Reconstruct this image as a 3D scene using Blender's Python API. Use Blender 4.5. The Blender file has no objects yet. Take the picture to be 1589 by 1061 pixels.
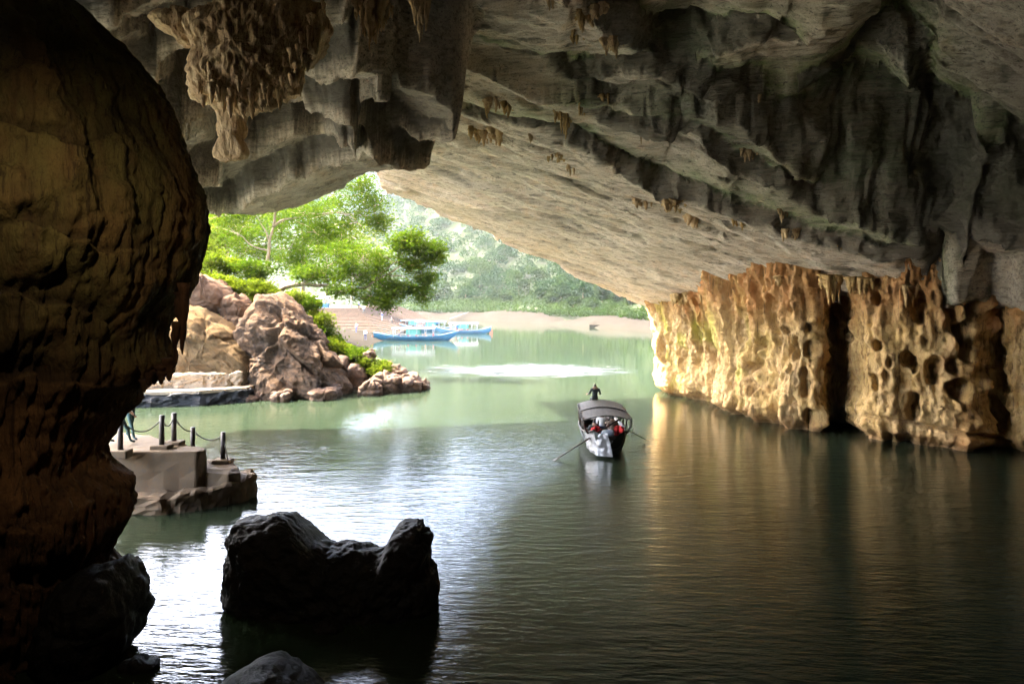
import bpy, bmesh, math, random
import numpy as np
from mathutils import Vector, Matrix

# ------------------------------------------------------------------ camera, sky, sun, exposure
S = bpy.context.scene
C = S.collection
F, CU, HZ, CAMZ = 1059.3, 794.5, 465.0, 6.7          # focal length in photo pixels, centre column, horizon row, eye height

cam_d = bpy.data.cameras.new('camera')
cam_d.sensor_width = 36.0; cam_d.lens = 24.0
cam_d.shift_y = -(530.5 - HZ) / 1589.0
cam_d.clip_start = 0.1; cam_d.clip_end = 3000
cam = bpy.data.objects.new('camera', cam_d); C.objects.link(cam)
cam.location = (0, 0, CAMZ); cam.rotation_euler = (math.radians(90), 0, 0)
S.camera = cam

SUN_EL, SUN_AZ = math.radians(50), math.radians(-64)
sun_dir = Vector((math.sin(SUN_AZ) * math.cos(SUN_EL), math.cos(SUN_AZ) * math.cos(SUN_EL), math.sin(SUN_EL)))
W = bpy.data.worlds.new('World'); S.world = W; W.use_nodes = True
wn = W.node_tree.nodes; wn.clear()
sky = wn.new('ShaderNodeTexSky'); sky.sky_type = 'NISHITA'; sky.sun_disc = False
sky.sun_elevation = SUN_EL; sky.sun_rotation = SUN_AZ
sky.air_density = 0.8; sky.dust_density = 4.0; sky.ozone_density = 0.4
bg = wn.new('ShaderNodeBackground'); bg.inputs['Strength'].default_value = 0.15
wo = wn.new('ShaderNodeOutputWorld')
W.node_tree.links.new(sky.outputs[0], bg.inputs[0]); W.node_tree.links.new(bg.outputs[0], wo.inputs[0])
sl = bpy.data.lights.new('sun', 'SUN'); sl.energy = 2.0; sl.angle = math.radians(0.6); sl.color = (1.0, 0.95, 0.86)
so = bpy.data.objects.new('sun', sl); C.objects.link(so)
so.rotation_euler = sun_dir.to_track_quat('Z', 'Y').to_euler()
S.view_settings.view_transform = 'Standard'; S.view_settings.look = 'None'
S.view_settings.gamma = 1.0; S.view_settings.use_curve_mapping = False
S.view_settings.exposure = 5.3
cy = S.cycles
cy.max_bounces = 10; cy.diffuse_bounces = 8; cy.glossy_bounces = 3; cy.transmission_bounces = 4
cy.volume_bounces = 0; cy.transparent_max_bounces = 8
cy.caustics_reflective = True; cy.blur_glossy = 1.0; cy.caustics_refractive = False
cy.sample_clamp_indirect = 6.0; cy.use_denoising = True

rng = np.random.default_rng(7)
random.seed(7)

# ------------------------------------------------------------------ helpers
def at(u, v, d):
    """photo pixel + distance -> point in the cave"""
    return Vector(((u - CU) / F * d, d, CAMZ - (v - HZ) / F * d))

def wd(v, z=0.0):
    """distance at which height z shows at row v"""
    return (CAMZ - z) * F / (v - HZ)

_perm = np.random.default_rng(3).permutation(512).astype(np.int64)
_grad = np.random.default_rng(5).normal(size=(512, 3)); _grad /= np.linalg.norm(_grad, axis=1)[:, None]
def perlin(p):
    p = np.asarray(p, float); i = np.floor(p).astype(np.int64); f = p - i
    w = f * f * f * (f * (f * 6 - 15) + 10)
    out = np.zeros(p.shape[:-1])
    for dx in (0, 1):
        for dy in (0, 1):
            for dz in (0, 1):
                h = _perm[(_perm[(_perm[(i[..., 0] + dx) & 511] + i[..., 1] + dy) & 511] + i[..., 2] + dz) & 511]
                g = _grad[h]
                d = g[..., 0] * (f[..., 0] - dx) + g[..., 1] * (f[..., 1] - dy) + g[..., 2] * (f[..., 2] - dz)
                wt = (w[..., 0] if dx else 1 - w[..., 0]) * (w[..., 1] if dy else 1 - w[..., 1]) * (w[..., 2] if dz else 1 - w[..., 2])
                out += d * wt
    return out * 1.5
def fbm(p, octv=4, lac=2.03, gain=0.5):
    p = np.asarray(p, float); a = 1.0; s = np.zeros(p.shape[:-1])
    for k in range(octv):
        s += a * perlin(p + 17.3 * k); p = p * lac; a *= gain
    return s
def ridged(p, octv=4, gain=0.5):
    p = np.asarray(p, float); a = 1.0; s = np.zeros(p.shape[:-1]); n = 0
    for k in range(octv):
        s += a * (1 - 2 * np.abs(perlin(p + 31.7 * k))); n += a; p = p * 2.1; a *= gain
    return s / n
def sstep(a, b, x):
    t = np.clip((x - a) / (b - a), 0, 1); return t * t * (3 - 2 * t)
def v3(x, y, z): return np.stack(np.broadcast_arrays(x, y, z), -1)

def link(ob, parent=None):
    C.objects.link(ob)
    if parent: ob.parent = parent
    return ob
def put(ob, label=None, cat=None, group=None, kind=None):
    if label: ob['label'] = label
    if cat: ob['category'] = cat
    if group: ob['group'] = group
    if kind: ob['kind'] = kind
    return ob
def empty(name, loc, rz=0.0):
    o = bpy.data.objects.new(name, None); C.objects.link(o); o.location = loc; o.rotation_euler = (0, 0, rz)
    o.empty_display_size = 0.3
    return o
def raw_mesh(name, verts, faces, mats, smooth=True, attrs=None, mi=None):
    """faces: (n,4) or (n,3) int array, or list"""
    me = bpy.data.meshes.new(name)
    verts = np.asarray(verts, np.float32).reshape(-1, 3)
    if isinstance(faces, np.ndarray):
        n, k = faces.shape
        me.vertices.add(len(verts)); me.vertices.foreach_set('co', verts.ravel())
        me.loops.add(n * k); me.loops.foreach_set('vertex_index', faces.astype(np.int32).ravel())
        me.polygons.add(n); me.polygons.foreach_set('loop_start', np.arange(0, n * k, k, dtype=np.int32))
        me.update(calc_edges=True)
    else:
        me.from_pydata([tuple(v) for v in verts], [], faces)
    for m in (mats if isinstance(mats, (list, tuple)) else [mats]):
        me.materials.append(m)
    if len(me.polygons):
        me.polygons.foreach_set('use_smooth', np.full(len(me.polygons), bool(smooth)))
        if mi is not None: me.polygons.foreach_set('material_index', np.asarray(mi, np.int32))
    if attrs:
        for an, av in attrs.items():
            av = np.asarray(av, np.float32)
            if av.ndim == 1:
                a = me.attributes.new(an, 'FLOAT', 'POINT'); a.data.foreach_set('value', av)
            else:
                a = me.attributes.new(an, 'FLOAT_COLOR', 'POINT')
                a.data.foreach_set('color', np.concatenate([av, np.ones((len(av), 1), np.float32)], 1).ravel())
    me.validate()
    return me
def obj(name, verts, faces, mats, parent=None, smooth=True, attrs=None, mi=None):
    return link(bpy.data.objects.new(name, raw_mesh(name, verts, faces, mats, smooth, attrs, mi)), parent)
def grid_faces(h, w, wrap=False):
    i = np.arange(h - 1)[:, None] * w; j = np.arange(w if wrap else w - 1)[None, :]
    j2 = (j + 1) % w
    return np.stack([i + j, i + j2, i + w + j2, i + w + j], -1).reshape(-1, 4)
def cat_mesh(parts):
    V, Fc, n = [], [], 0
    for v, f in parts:
        V.append(np.asarray(v, float)); Fc.append(np.asarray(f) + n); n += len(v)
    return np.concatenate(V), np.concatenate(Fc)
def tube(path, rad, n=8, cap=True):
    n += n % 2
    P = np.array([tuple(p) for p in path], float); R = np.broadcast_to(np.asarray(rad, float), (len(P),))
    T = np.gradient(P, axis=0); T /= np.linalg.norm(T, axis=1)[:, None] + 1e-9
    up = np.array([0, 0, 1.0]) if abs(T[0, 2]) < 0.9 else np.array([1.0, 0, 0])
    rings = []
    a = np.arange(n) / n * 2 * np.pi
    for p, t, r in zip(P, T, R):
        s = np.cross(up, t); s /= np.linalg.norm(s) + 1e-9; b = np.cross(t, s); up = b
        rings.append(p + r * (np.cos(a)[:, None] * s + np.sin(a)[:, None] * b))
    V = np.concatenate(rings); Fc = grid_faces(len(P), n, True)
    if cap:
        V = np.concatenate([V, P[:1], P[-1:]]); k = len(V); L = (len(P) - 1) * n
        j = np.arange(n); j2 = (j + 1) % n
        e = np.append(j[2::2], 0)
        q0 = np.stack([np.full(n // 2, k - 2), e, j[1::2], j[0::2]], -1)
        q1 = np.stack([np.full(n // 2, k - 1), L + j[0::2], L + j[1::2], L + e], -1)
        Fc = np.concatenate([Fc, q0, q1])
    return V, Fc
def box(x0, x1, y0, y1, z0, z1):
    V = np.array([[x, y, z] for z in (z0, z1) for y in (y0, y1) for x in (x0, x1)], float)
    Fc = np.array([[0, 2, 3, 1], [4, 5, 7, 6], [0, 1, 5, 4], [1, 3, 7, 5], [3, 2, 6, 7], [2, 0, 4, 6]])
    return V, Fc
def rbox(x0, x1, y0, y1, z0, z1, bev=0.02, seg=2):
    bm = bmesh.new(); bmesh.ops.create_cube(bm, size=1)
    for v in bm.verts:
        v.co = Vector(((x0 + x1) / 2 + v.co.x * (x1 - x0), (y0 + y1) / 2 + v.co.y * (y1 - y0), (z0 + z1) / 2 + v.co.z * (z1 - z0)))
    bmesh.ops.bevel(bm, geom=bm.edges[:], offset=bev, segments=seg, affect='EDGES', profile=0.5)
    return bm
def bm_obj(name, bm, mat, parent=None, smooth=False, jitter=0.0):
    me = bpy.data.meshes.new(name)
    if jitter:
        bmesh.ops.subdivide_edges(bm, edges=bm.edges[:], cuts=3, use_grid_fill=True)
        co = np.array([v.co[:] for v in bm.verts]); n = fbm(co * 1.7, 4)
        bm.normal_update()
        for v, k in zip(bm.verts, n): v.co += v.normal * float(k) * jitter
    bm.to_mesh(me); bm.free(); me.materials.append(mat)
    me.polygons.foreach_set('use_smooth', np.full(len(me.polygons), bool(smooth)))
    return link(bpy.data.objects.new(name, me), parent)
def prism(poly, z0, z1, mat, name, parent=None, bev=0.05, jitter=0.0, cuts=0):
    """closed block over a plan polygon; z1 may be a list (one height per corner)"""
    bm = bmesh.new(); n = len(poly)
    zt = z1 if isinstance(z1, (list, tuple)) else [z1] * n
    b = [bm.verts.new((p[0], p[1], z0)) for p in poly]; t = [bm.verts.new((p[0], p[1], z)) for p, z in zip(poly, zt)]
    bm.faces.new(t); bm.faces.new(b[::-1])
    for i in range(n): bm.faces.new((b[i], b[(i + 1) % n], t[(i + 1) % n], t[i]))
    bmesh.ops.recalc_face_normals(bm, faces=bm.faces[:])
    if bev: bmesh.ops.bevel(bm, geom=bm.edges[:], offset=bev, segments=2, affect='EDGES', profile=0.5)
    if jitter or cuts:
        bmesh.ops.triangulate(bm, faces=[f for f in bm.faces if len(f.verts) > 4])
        for _ in range(max(cuts, 1)):
            bmesh.ops.subdivide_edges(bm, edges=[e for e in bm.edges if e.calc_length() > 0.12], cuts=1, use_grid_fill=True)
        bmesh.ops.triangulate(bm, faces=[f for f in bm.faces if len(f.verts) > 4])
        bm.normal_update()
        co = np.array([v.co[:] for v in bm.verts]); nn = fbm(co * 2.1, 5)
        for v, k in zip(bm.verts, nn): v.co += v.normal * float(k) * jitter
    me = bpy.data.meshes.new(name); bm.to_mesh(me); bm.free(); me.materials.append(mat)
    return link(bpy.data.objects.new(name, me), parent)

# ------------------------------------------------------------------ materials
class NT:
    def __init__(s, name):
        s.m = bpy.data.materials.new(name); s.m.use_nodes = True
        s.t = s.m.node_tree; s.n = s.t.nodes; s.l = s.t.links
        s.p = s.n['Principled BSDF']; s.out = s.n['Material Output']
        s.tc = s.n.new('ShaderNodeTexCoord')
    def co(s, scale=(1, 1, 1), rot=(0, 0, 0)):
        mp = s.n.new('ShaderNodeMapping'); mp.vector_type = 'TEXTURE'; mp.inputs['Scale'].default_value = tuple(1 / k for k in scale); mp.inputs['Rotation'].default_value = rot
        s.l.new(s.tc.outputs['Object'], mp.inputs[0]); return mp.outputs[0]
    def noise(s, scale, detail=4, rough=0.55, co=None, dist=0.0):
        t = s.n.new('ShaderNodeTexNoise'); t.inputs['Scale'].default_value = scale; t.inputs['Detail'].default_value = detail
        t.inputs['Roughness'].default_value = rough; t.inputs['Distortion'].default_value = dist
        s.l.new(co if co is not None else s.co(), t.inputs['Vector']); return t.outputs[0]
    def ramp(s, fac, stops):
        r = s.n.new('ShaderNodeValToRGB'); e = r.color_ramp.elements
        while len(e) < len(stops): e.new(0.5)
        for k, (p, c) in zip(e, stops):
            k.position = p; k.color = (c[0], c[1], c[2], 1) if isinstance(c, tuple) else (c, c, c, 1)
        s.l.new(fac, r.inputs[0]); return r.outputs[0]
    def mix(s, fac, a, b, mode='MIX'):
        m = s.n.new('ShaderNodeMix'); m.data_type = 'RGBA'; m.blend_type = mode
        for sock, val in ((m.inputs[0], fac), (m.inputs[6], a), (m.inputs[7], b)):
            if isinstance(val, (int, float)): sock.default_value = val
            elif isinstance(val, tuple): sock.default_value = (val[0], val[1], val[2], 1)
            else: s.l.new(val, sock)
        return m.outputs[2]
    def math(s, op, a, b=0.0, clamp=False):
        m = s.n.new('ShaderNodeMath'); m.operation = op; m.use_clamp = clamp
        for sock, val in ((m.inputs[0], a), (m.inputs[1], b)):
            if isinstance(val, (int, float)): sock.default_value = val
            else: s.l.new(val, sock)
        return m.outputs[0]
    def attr(s, name, out='Color'):
        a = s.n.new('ShaderNodeAttribute'); a.attribute_name = name; return a.outputs[out]
    def sep(s, c):
        a = s.n.new('ShaderNodeSeparateColor'); s.l.new(c, a.inputs[0]); return a.outputs
    def bump(s, hgt, strength, dist, base=None):
        b = s.n.new('ShaderNodeBump'); b.inputs['Strength'].default_value = strength; b.inputs['Distance'].default_value = dist
        s.l.new(hgt, b.inputs['Height'])
        if base is not None: s.l.new(base, b.inputs['Normal'])
        return b.outputs[0]
    def base(s, c):
        if isinstance(c, tuple): s.p.inputs['Base Color'].default_value = (c[0], c[1], c[2], 1)
        else: s.l.new(c, s.p.inputs['Base Color'])
    def set(s, rough=None, spec=None, metal=None, normal=None):
        if rough is not None:
            if isinstance(rough, (int, float)): s.p.inputs['Roughness'].default_value = rough
            else: s.l.new(rough, s.p.inputs['Roughness'])
        if spec is not None: s.p.inputs['Specular IOR Level'].default_value = spec
        if metal is not None: s.p.inputs['Metallic'].default_value = metal
        if normal is not None: s.l.new(normal, s.p.inputs['Normal'])
        return s.m

def rock(name, a, b, dark=(0.05, 0.045, 0.04), scale=0.45, streak=(1, 1, 1), rot=(0, 0, 0), bump=0.6, bdist=0.12, bscale=3.0,
         moss=(0.12, 0.2, 0.06), ochre=None, rough=0.85, darkamt=0.6, spec=0.2, lines=(1, 1, 1)):
    ochre = ochre or (a[0] * 1.05, a[1] * 0.78, a[2] * 0.55)
    t = NT(name)
    c1 = t.co(streak, rot)
    n1 = t.noise(scale, 6, 0.6, c1, 0.4)
    n2 = t.noise(scale * 6, 8, 0.65, c1)
    n3 = t.noise(scale * 1.7, 5, 0.6, t.co((1, 1, 1), rot), 0.8)
    col = t.mix(t.ramp(n1, [(0.32, 0.0), (0.68, 1.0)]), a, b)
    col = t.mix(t.math('MULTIPLY', t.ramp(n2, [(0.36, 1.0), (0.52, 0.0)]), darkamt), col, dark)
    col = t.mix(t.math('MULTIPLY', t.ramp(n3, [(0.52, 0.0), (0.72, 1.0)]), 0.35), col, ochre)
    st = t.sep(t.attr('stain_shade'))
    pat = t.noise(2.2, 6, 0.65, c1)
    col = t.mix(t.math('MULTIPLY', st[0], t.ramp(pat, [(0.3, 0.25), (0.6, 1.0)]), True), col, moss)
    col = t.mix(t.math('MULTIPLY', st[1], t.ramp(pat, [(0.25, 0.35), (0.6, 1.0)]), True), col, ochre)
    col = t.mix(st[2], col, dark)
    # fine grain, pits and long thin stains
    gr = t.noise(bscale * 7, 8, 0.75, t.co((1, 1, 1), rot))
    col = t.mix(t.ramp(gr, [(0.33, 0.55), (0.48, 0.0)]), col, dark)
    ln = t.noise(bscale * 1.6, 5, 0.65, t.co(tuple(k * q for k, q in zip(streak, lines)), rot))
    col = t.mix(t.ramp(ln, [(0.36, 0.7), (0.43, 0.0)]), col, dark)
    pt = t.noise(bscale * 2.6, 3, 0.5, t.co((1, 1, 1), rot), 1.0)
    col = t.mix(t.ramp(pt, [(0.27, 0.75), (0.33, 0.0)]), col, dark)
    t.base(col)
    h = t.math('ADD', t.math('MULTIPLY', t.noise(bscale, 9, 0.62, c1, 0.3), 1.0), t.math('MULTIPLY', n2, 0.8))
    b1 = t.bump(h, bump, bdist)
    b2 = t.bump(t.noise(bscale * 9, 6, 0.7, c1), bump * 0.6, bdist * 0.2, b1)
    return t.set(rough, spec, normal=b2)

def flat(name, col, rough=0.6, metal=0.0, var=0.25, scale=6.0, bump=0.15, spec=0.4, streak=(1, 1, 1)):
    t = NT(name); c = t.co(streak); n = t.noise(scale, 6, 0.6, c)
    dk = tuple(k * (1 - var * 1.6) for k in col); lt = tuple(min(1, k * (1 + var)) for k in col)
    t.base(t.mix(t.ramp(n, [(0.3, 0.0), (0.7, 1.0)]), dk, lt))
    return t.set(rough, spec, metal, t.bump(n, bump, 0.02))

def leaf_mat(name, a, b, trans=0.5, tcol=None):
    t = NT(name)
    n = t.noise(0.55, 3)
    tint = t.attr('tint', 'Fac')
    f = t.math('ADD', t.math('MULTIPLY', tint, 0.65), t.math('MULTIPLY', t.ramp(n, [(0.35, 0.0), (0.65, 1.0)]), 0.35), True)
    col = t.mix(f, a, b); t.base(col); t.set(0.85, 0.0)
    tr = t.n.new('ShaderNodeBsdfTranslucent'); t.l.new(t.mix(1.0, col, tcol or (1.25, 1.2, 0.55), 'MULTIPLY'), tr.inputs[0])
    mx = t.n.new('ShaderNodeMixShader'); mx.inputs[0].default_value = trans
    t.l.new(t.p.outputs[0], mx.inputs[1]); t.l.new(tr.outputs[0], mx.inputs[2]); t.l.new(mx.outputs[0], t.out.inputs[0])
    return t.m

ROTC = (0, 0, -0.29)
M_ceil = rock('ceiling_limestone', (0.70, 0.59, 0.45), (0.58, 0.49, 0.38), dark=(0.09, 0.08, 0.065), scale=0.5, streak=(0.2, 1.7, 1.7), lines=(0.5, 2.2, 1.5), rot=ROTC, bump=0.8, bdist=0.16, bscale=2.2, moss=(0.26, 0.36, 0.15), darkamt=0.55)
M_wall = rock('ochre_limestone', (0.52, 0.34, 0.125), (0.40, 0.28, 0.14), dark=(0.14, 0.085, 0.04), scale=0.9, streak=(1, 1, 0.35), lines=(1.3, 1.3, 0.35), bump=0.8, bdist=0.14, bscale=2.4, moss=(0.36, 0.36, 0.05), ochre=(0.34, 0.15, 0.05), darkamt=0.55)
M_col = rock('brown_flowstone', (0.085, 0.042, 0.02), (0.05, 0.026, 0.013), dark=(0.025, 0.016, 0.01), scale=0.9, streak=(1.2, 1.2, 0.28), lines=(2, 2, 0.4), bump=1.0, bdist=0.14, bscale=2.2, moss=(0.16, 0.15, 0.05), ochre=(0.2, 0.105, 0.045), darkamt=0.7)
M_drip = rock('dripstone', (0.576, 0.432, 0.24), (0.416, 0.272, 0.144), dark=(0.16, 0.1, 0.06), scale=1.6, streak=(1.6, 1.6, 0.4), bump=0.9, bdist=0.08, bscale=5, ochre=(0.45, 0.25, 0.11), darkamt=0.35)
M_dark = rock('deep_cave_rock', (0.55, 0.5, 0.4), (0.45, 0.4, 0.32), scale=0.5, bump=0.6)
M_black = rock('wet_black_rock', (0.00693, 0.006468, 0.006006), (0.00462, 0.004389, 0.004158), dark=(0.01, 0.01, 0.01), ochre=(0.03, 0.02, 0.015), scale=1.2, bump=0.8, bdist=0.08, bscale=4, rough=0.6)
M_slab = rock('tan_boulder', (0.09108, 0.06019, 0.0293), (0.06336, 0.0396, 0.01901), dark=(0.05, 0.034, 0.02), scale=0.5, streak=(0.4, 1, 1.6), rot=(0, 0.75, 0), bump=0.9, bdist=0.2, bscale=1.6, darkamt=0.5, spec=0.0)
M_crag = rock('grey_brown_boulder', (0.09, 0.0558, 0.0324), (0.045, 0.0324, 0.0225), dark=(0.025, 0.02, 0.017), scale=0.6, bump=0.9, bdist=0.2, bscale=1.5, darkamt=0.7, spec=0.0)
M_pink = rock('pinkish_boulder', (0.0935, 0.0561, 0.034), (0.068, 0.0408, 0.0255), dark=(0.07, 0.045, 0.03), scale=0.5, bump=0.7, bdist=0.15, bscale=1.4, darkamt=0.4, spec=0.0)
M_shore = rock('brown_shore_rock', (0.1102, 0.06694, 0.03938), (0.06694, 0.04331, 0.0315), dark=(0.04, 0.03, 0.025), scale=0.9, bump=0.9, bdist=0.14, bscale=2.2, spec=0.05)
M_conc = rock('stained_concrete', (0.15, 0.105, 0.062), (0.10, 0.072, 0.043), dark=(0.1, 0.08, 0.06), scale=0.8, bump=0.4, bdist=0.04, bscale=4, darkamt=0.35)
M_tread = rock('pale_stone_step', (0.2639, 0.2006, 0.132), (0.2217, 0.1636, 0.1056), scale=0.8, bump=0.4, bdist=0.05, bscale=3, darkamt=0.25, spec=0.0)
M_step = rock('stair_stone', (0.085, 0.0578, 0.0408), (0.0612, 0.0442, 0.0306), dark=(0.02, 0.015, 0.01), scale=0.4, bump=0.3, bdist=0.03, bscale=3, darkamt=0.2, spec=0.0)
M_soil = rock('bank_soil', (0.084, 0.063, 0.0336), (0.0588, 0.0546, 0.0252), scale=0.3, bump=0.8, bdist=0.2, bscale=1.2, moss=(0.1, 0.16, 0.03), spec=0.0)
M_sand = rock('pale_sand', (0.02194, 0.01872, 0.0142), (0.01678, 0.0142, 0.01097), dark=(0.012, 0.01, 0.008), scale=0.15, bump=0.4, bdist=0.05, bscale=2, darkamt=0.3, moss=(0.12, 0.17, 0.05), spec=0.0)
M_hill = rock('hill_ground', (0.01909, 0.02546, 0.009333), (0.01485, 0.02122, 0.008486), scale=0.05, bump=0.5, bdist=1.0, bscale=0.2, moss=(0.1, 0.17, 0.05), spec=0.0)
M_cliff = rock('grey_cliff', (0.108, 0.108, 0.1026), (0.0756, 0.0783, 0.0729), dark=(0.08, 0.11, 0.07), scale=0.03, streak=(1, 1, 0.35), bump=0.9, bdist=3.0, bscale=0.08, moss=(0.06, 0.1, 0.04), spec=0.0)
M_bark = rock('tree_bark', (0.22, 0.17, 0.11), (0.14, 0.1, 0.07), scale=2, streak=(1, 1, 0.3), bump=0.7, bdist=0.05, bscale=6, spec=0.05)
M_leafA = leaf_mat('leaves_bright', (0.01697, 0.03636, 0.003394), (0.04123, 0.06303, 0.005333), 0.5)
M_leafB = leaf_mat('leaves_yellow_green', (0.03523, 0.05636, 0.00493), (0.07041, 0.08798, 0.007047), 0.5)
M_leafC = leaf_mat('leaves_far', (0.01023, 0.02094, 0.006052), (0.02326, 0.0349, 0.009307), 0.5, (1.1, 1.1, 0.7))
M_leafD = leaf_mat('leaves_far_hill', (0.005275, 0.01319, 0.005275), (0.01407, 0.02462, 0.008789), 0.5, (1.1, 1.1, 0.7))
M_grey_wood = flat('weathered_grey_wood', (0.0448, 0.0392, 0.0336), 0.7, var=0.35, scale=5, streak=(1.68, 0.168, 1.68))
M_hull = flat('dark_green_hull', (0.0225, 0.0275, 0.0225), 0.5, var=0.3, scale=4)
M_post = flat('dark_post', (0.06, 0.045, 0.035), 0.55, var=0.3)
M_tarp = flat('silver_sheet', (0.225, 0.225, 0.2295), 0.35, metal=0.6, var=0.2, scale=5, bump=0.6)
M_red = flat('red_vest', (0.62, 0.03, 0.03), 0.6, var=0.15)
M_strap = flat('black_strap', (0.02, 0.02, 0.02), 0.6)
M_blue = flat('blue_paint', (0.01092, 0.07644, 0.1311), 0.45, var=0.12, scale=1.5)
M_paleblue = flat('pale_blue_paint', (0.04162, 0.1144, 0.1664), 0.45, var=0.1, scale=1.5)
M_white = flat('white_paint', (0.1896, 0.1896, 0.1821), 0.5, var=0.06, scale=2)
M_green = flat('green_panel', (0.07, 0.22, 0.17), 0.5, var=0.15)
M_rust = flat('rust_paint', (0.3, 0.1, 0.05), 0.6)
M_bundle = flat('pale_bundle', (0.5, 0.55, 0.62), 0.6, var=0.2)
M_skin = flat('skin', (0.34, 0.2, 0.13), 0.55, var=0.05, scale=20)
M_hair = flat('dark_hair', (0.015, 0.012, 0.01), 0.5)
_cl = {}
def cloth(c):
    if c not in _cl: _cl[c] = flat('cloth_%s' % c, dict(black=(0.025, 0.03, 0.028), navy=(0.04, 0.05, 0.11), green=(0.03, 0.3, 0.12), pink=(0.7, 0.14, 0.42), white=(0.65, 0.64, 0.62), teal=(0.03, 0.07, 0.065), red=(0.6, 0.05, 0.05), brown=(0.12, 0.08, 0.06), blue=(0.1, 0.2, 0.5), grey=(0.2, 0.2, 0.2), orange=(0.7, 0.2, 0.04), yellow=(0.6, 0.5, 0.15))[c], 0.8, var=0.12, scale=12)
    return _cl[c]

# ------------------------------------------------------------------ water
def make_water():
    t = NT('river_water')
    wa = t.noise(1.0, 3, 0.5, t.co((0.55, 1.9, 1), (0, 0, 0.08)), 0.3)
    wb = t.noise(1.0, 4, 0.55, t.co((1.8, 7.0, 1), (0, 0, -0.1)), 0.3)
    wc = t.noise(0.05, 3, 0.5, t.co((1, 1.6, 1)))
    calm = t.ramp(wc, [(0.35, 0.55), (0.65, 1.0)])
    # wind-ruffled patch out on the river
    mp = t.n.new('ShaderNodeMapping'); mp.vector_type = 'POINT'
    mp.inputs['Location'].default_value = (-1.8 / 8.2, -65.0 / 5.4, 0); mp.inputs['Scale'].default_value = (1 / 8.2, 1 / 5.4, 0)
    t.l.new(t.tc.outputs['Object'], mp.inputs[0])
    ln = t.n.new('ShaderNodeVectorMath'); ln.operation = 'LENGTH'; t.l.new(mp.outputs[0], ln.inputs[0])
    edge = t.noise(1.0, 5, 0.6, t.co((0.35, 1.2, 1)))
    rr = t.math('ADD', ln.outputs[1], t.math('MULTIPLY', t.math('SUBTRACT', edge, 0.5), 3.2))
    patch = t.ramp(rr, [(0.5, 1.0), (1.0, 0.0)])
    sx = t.n.new('ShaderNodeSeparateXYZ'); t.l.new(t.tc.outputs['Object'], sx.inputs[0])
    near = t.n.new('ShaderNodeMapRange'); t.l.new(sx.outputs[1], near.inputs[0])
    near.inputs[1].default_value = 20; near.inputs[2].default_value = 58; near.inputs[3].default_value = 1.0; near.inputs[4].default_value = 0.12
    n1 = t.bump(t.math('MULTIPLY', wa, near.outputs[0]), 0.2, 0.12)
    h2 = t.math('MULTIPLY', t.math('MULTIPLY', wb, calm), near.outputs[0])
    n2 = t.bump(h2, 0.5, 0.05, n1)
    chop = t.math('MULTIPLY', t.noise(1.0, 4, 0.6, t.co((4, 6, 1))), patch)
    n3 = t.bump(chop, 1.0, 0.35, n2)
    t.base(t.mix(t.ramp(t.noise(0.03, 3), [(0.35, 0.0), (0.65, 1.0)]), (0.011, 0.018, 0.010), (0.014, 0.019, 0.010)))
    t.p.inputs['IOR'].default_value = 1.33
    return t.set(t.math('ADD', t.math('MULTIPLY', patch, 0.42), 0.035), 0.5, normal=n3)
M_water = make_water()
V, Fc = np.array([[-260, -40, 0], [200, -40, 0], [200, 420, 0], [-260, 420, 0]], float), np.array([[0, 1, 2, 3]])
put(obj('water', V, Fc, M_water, smooth=False), kind='structure')

# ------------------------------------------------------------------ cave ceiling
def plane_z(x, y): return 24.9 - 0.45 * x - 0.286 * y
def on_plane(u, v, off):
    a = (u - CU) / F; b = (v - HZ) / F
    t = (18.2 + off) / (-b + 0.45 * a + 0.286)
    return a * t, t
def poly_dist(x, y, pts):
    """signed distance (positive on the camera side / left of travel reversed), parameter value interpolation"""
    best = np.full(x.shape, 1e9); sg = np.zeros(x.shape); val = np.zeros(x.shape)
    for (x0, y0, h0), (x1, y1, h1) in zip(pts[:-1], pts[1:]):
        dx, dy = x1 - x0, y1 - y0; L = dx * dx + dy * dy + 1e-12
        t = np.clip(((x - x0) * dx + (y - y0) * dy) / L, 0, 1)
        ex, ey = x - (x0 + t * dx), y - (y0 + t * dy); d = ex * ex + ey * ey
        m = d < best
        best = np.where(m, d, best)
        c = dx * (y - y0) - dy * (x - x0)
        sg = np.where(m, -np.sign(c), sg); val = np.where(m, h0 + t * (h1 - h0), val)
    return np.sqrt(best) * sg, val

# near rims of the lower slabs: photo column, row, height of the dark riser above it (photo pixels)
RISERS = [
    (0.0, [(560, 150, 0), (690, 178, 8), (737, 184, 14), (813, 192, 14), (847, 203, 16), (913, 236, 26), (980, 279, 36), (1023, 309, 52), (1080, 322, 44), (1150, 338, 30), (1240, 365, 26), (1340, 396, 26), (1430, 418, 20), (1600, 445, 20), (1900, 480, 20)], 0.35),
    (1.0, [(820, 130, 0), (900, 168, 8), (960, 194, 13), (1050, 215, 16), (1120, 262, 34), (1180, 288, 40), (1240, 312, 30), (1340, 350, 40), (1450, 380, 40), (1600, 405, 40), (1900, 430, 40)], 0.3),
    (1.6, [(700, 40, 10), (760, 68, 8), (800, 86, 10), (840, 97, 12), (865, 112, 20), (910, 139, 28), (960, 136, 20), (1010, 150, 26), (1060, 170, 44), (1110, 200, 50), (1180, 240, 75), (1240, 275, 120), (1300, 310, 190), (1360, 335, 200), (1450, 355, 150), (1600, 375, 110), (1900, 400, 90)], 0.45),
    (4.5, [(930, -60, 60), (985, 15, 60), (1020, 45, 70), (1100, 62, 60), (1180, 55, 50), (1250, 80, 0)], 0.5),
    (7.0, [(1250, 60, 30), (1330, 85, 40), (1400, 95, 70), (1440, 180, 60), (1445, 250, 60), (1500, 290, 60), (1600, 330, 80), (1800, 400, 80)], 0.5),
]
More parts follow.
